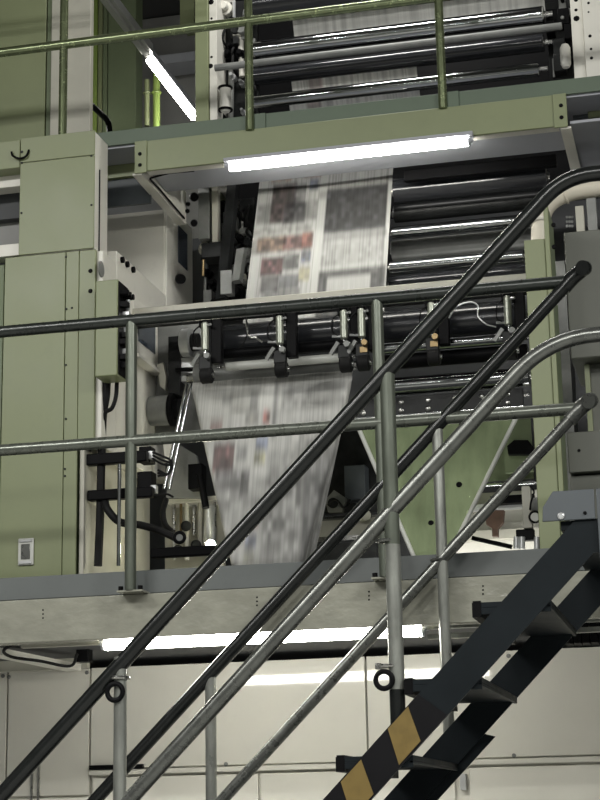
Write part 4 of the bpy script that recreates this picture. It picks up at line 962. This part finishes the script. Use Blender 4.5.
for x, w, y0, y1, m, lb_ in ((156.5, 8, 74, 128, 'glassblock', 'bright yellow green upright pipe below the receding tube light'), (147, 6, 80, 118, 'green', 'short green pipe left of the bright upright pipe')):
    pp = thing('upright_pipe', lb_, 'pipe', P(x, y1, YP-.3))
    MB().tube([P(x, y1+8, YP-.3), P(x, y0, YP-.3)], pix(w, YP)/2, 16).build('pipe', m, pp)
    MB().torus(P(x, y0+(y1-y0)*.35, YP-.3), (0, 0, 1), pix(w, YP)/2+.004, .012).build('pipe_joint', m, pp)
tag(MB().tube(spline([P(90, 104, 9.9), P(100, 113, 10.2), P(108, 122, 10.4), P(110, 135, 10.4)], 6), .02, 10).build('hand_pipe', 'black'), 'black slanting pipe right of the ivory upright', 'pipe')
YK = 15.5
tag(MB().box(P(130, 60, YK).x, P(215, 60, YK).x, YK, YK+.1, 3.5, 9.48).build('partition_sheet', 'blind'), 'grey wall panel far behind the receding tube light', 'panel')
tag(MB().box(P(155, 60, YK-.4).x, P(205, 55, YK-.4).x, YK-.4, YK-.1, P(180, 62, YK-.4).z, P(180, 53, YK-.4).z).build('far_ledge', 'greysof'), 'pale grey ledge far behind the receding tube light', 'ledge')
tag(MB().box(P(180, 10, 11.5).x, P(194, 10, 11.5).x, 11.5, 11.7, P(187, 24, 11.5).z, 8).build('far_upright', 'green'), 'short green upright hanging left of the upper left frame', 'support')
tag(MB().box(P(140, 0, 12).x, P(200, 0, 12).x+.6, 10.6, 15.4, P(180, 40, 14.3).z+.55, P(180, 40, 14.3).z+.6).build('upper_floor_plate', 'greysof'), 'grey underside of the floor above at upper left', 'floor plate')

# ------------------------------------------------------------------ light
def area(name, loc, rot, sx, sy, power, col=(1, .99, .95)):
    l = bpy.data.lights.new(name, 'AREA'); l.shape = 'RECTANGLE'; l.size = sx; l.size_y = sy; l.energy = power; l.color = col
    o = bpy.data.objects.new(name, l); COL.objects.link(o); o.location = loc; o.rotation_euler = rot; return o
for x, y, e in ((-6.0, 1.5, 290), (-1.5, 0.0, 130), (5.0, 2.5, 430), (-6.0, -4.5, 320), (-1.0, -4.5, 350), (5.0, -4.5, 420)):
    area('hall_lamp', (x, y, 8.4 if y < 0 else (5.5 if x == -1.5 else 6.8)), (math.radians(10), math.radians(x*2), 0), 2.4, .25, e)
area('unit_lamp', (-1.3, 9.25, DECK+.06), (math.radians(180-35), 0, 0), 1.4, .05, 11)
area('upper_unit_lamp', (-1.8, 8.75, 7.6), (math.radians(20), 0, 0), 1.2, .08, 45)
area('far_aisle_fill', (-6.5, 12.4, 7.4), (math.radians(-15), 0, 0), .2, 2.0, 150)  # unseen fill light added to brighten the far corridor
w = bpy.data.worlds.new('World'); SC.world = w; w.use_nodes = True
w.node_tree.nodes['Background'].inputs[0].default_value = (.5, .52, .5, 1); w.node_tree.nodes['Background'].inputs[1].default_value = .015

# ------------------------------------------------------------------ camera
cam = bpy.data.cameras.new('camera'); co = bpy.data.objects.new('camera', cam); COL.objects.link(co)
mt = Matrix((R_, U_, -F_)).transposed().to_4x4(); mt.translation = EYE
co.matrix_world = mt
cam.sensor_fit = 'VERTICAL'; cam.sensor_height = 24; cam.lens = 24*F/800; cam.clip_end = 100
SC.camera = co
SC.view_settings.view_transform = 'Standard'; SC.view_settings.look = 'None'; SC.view_settings.gamma = 1; SC.view_settings.exposure = 0
SC.view_settings.use_curve_mapping = False
SC.cycles.use_denoising = True
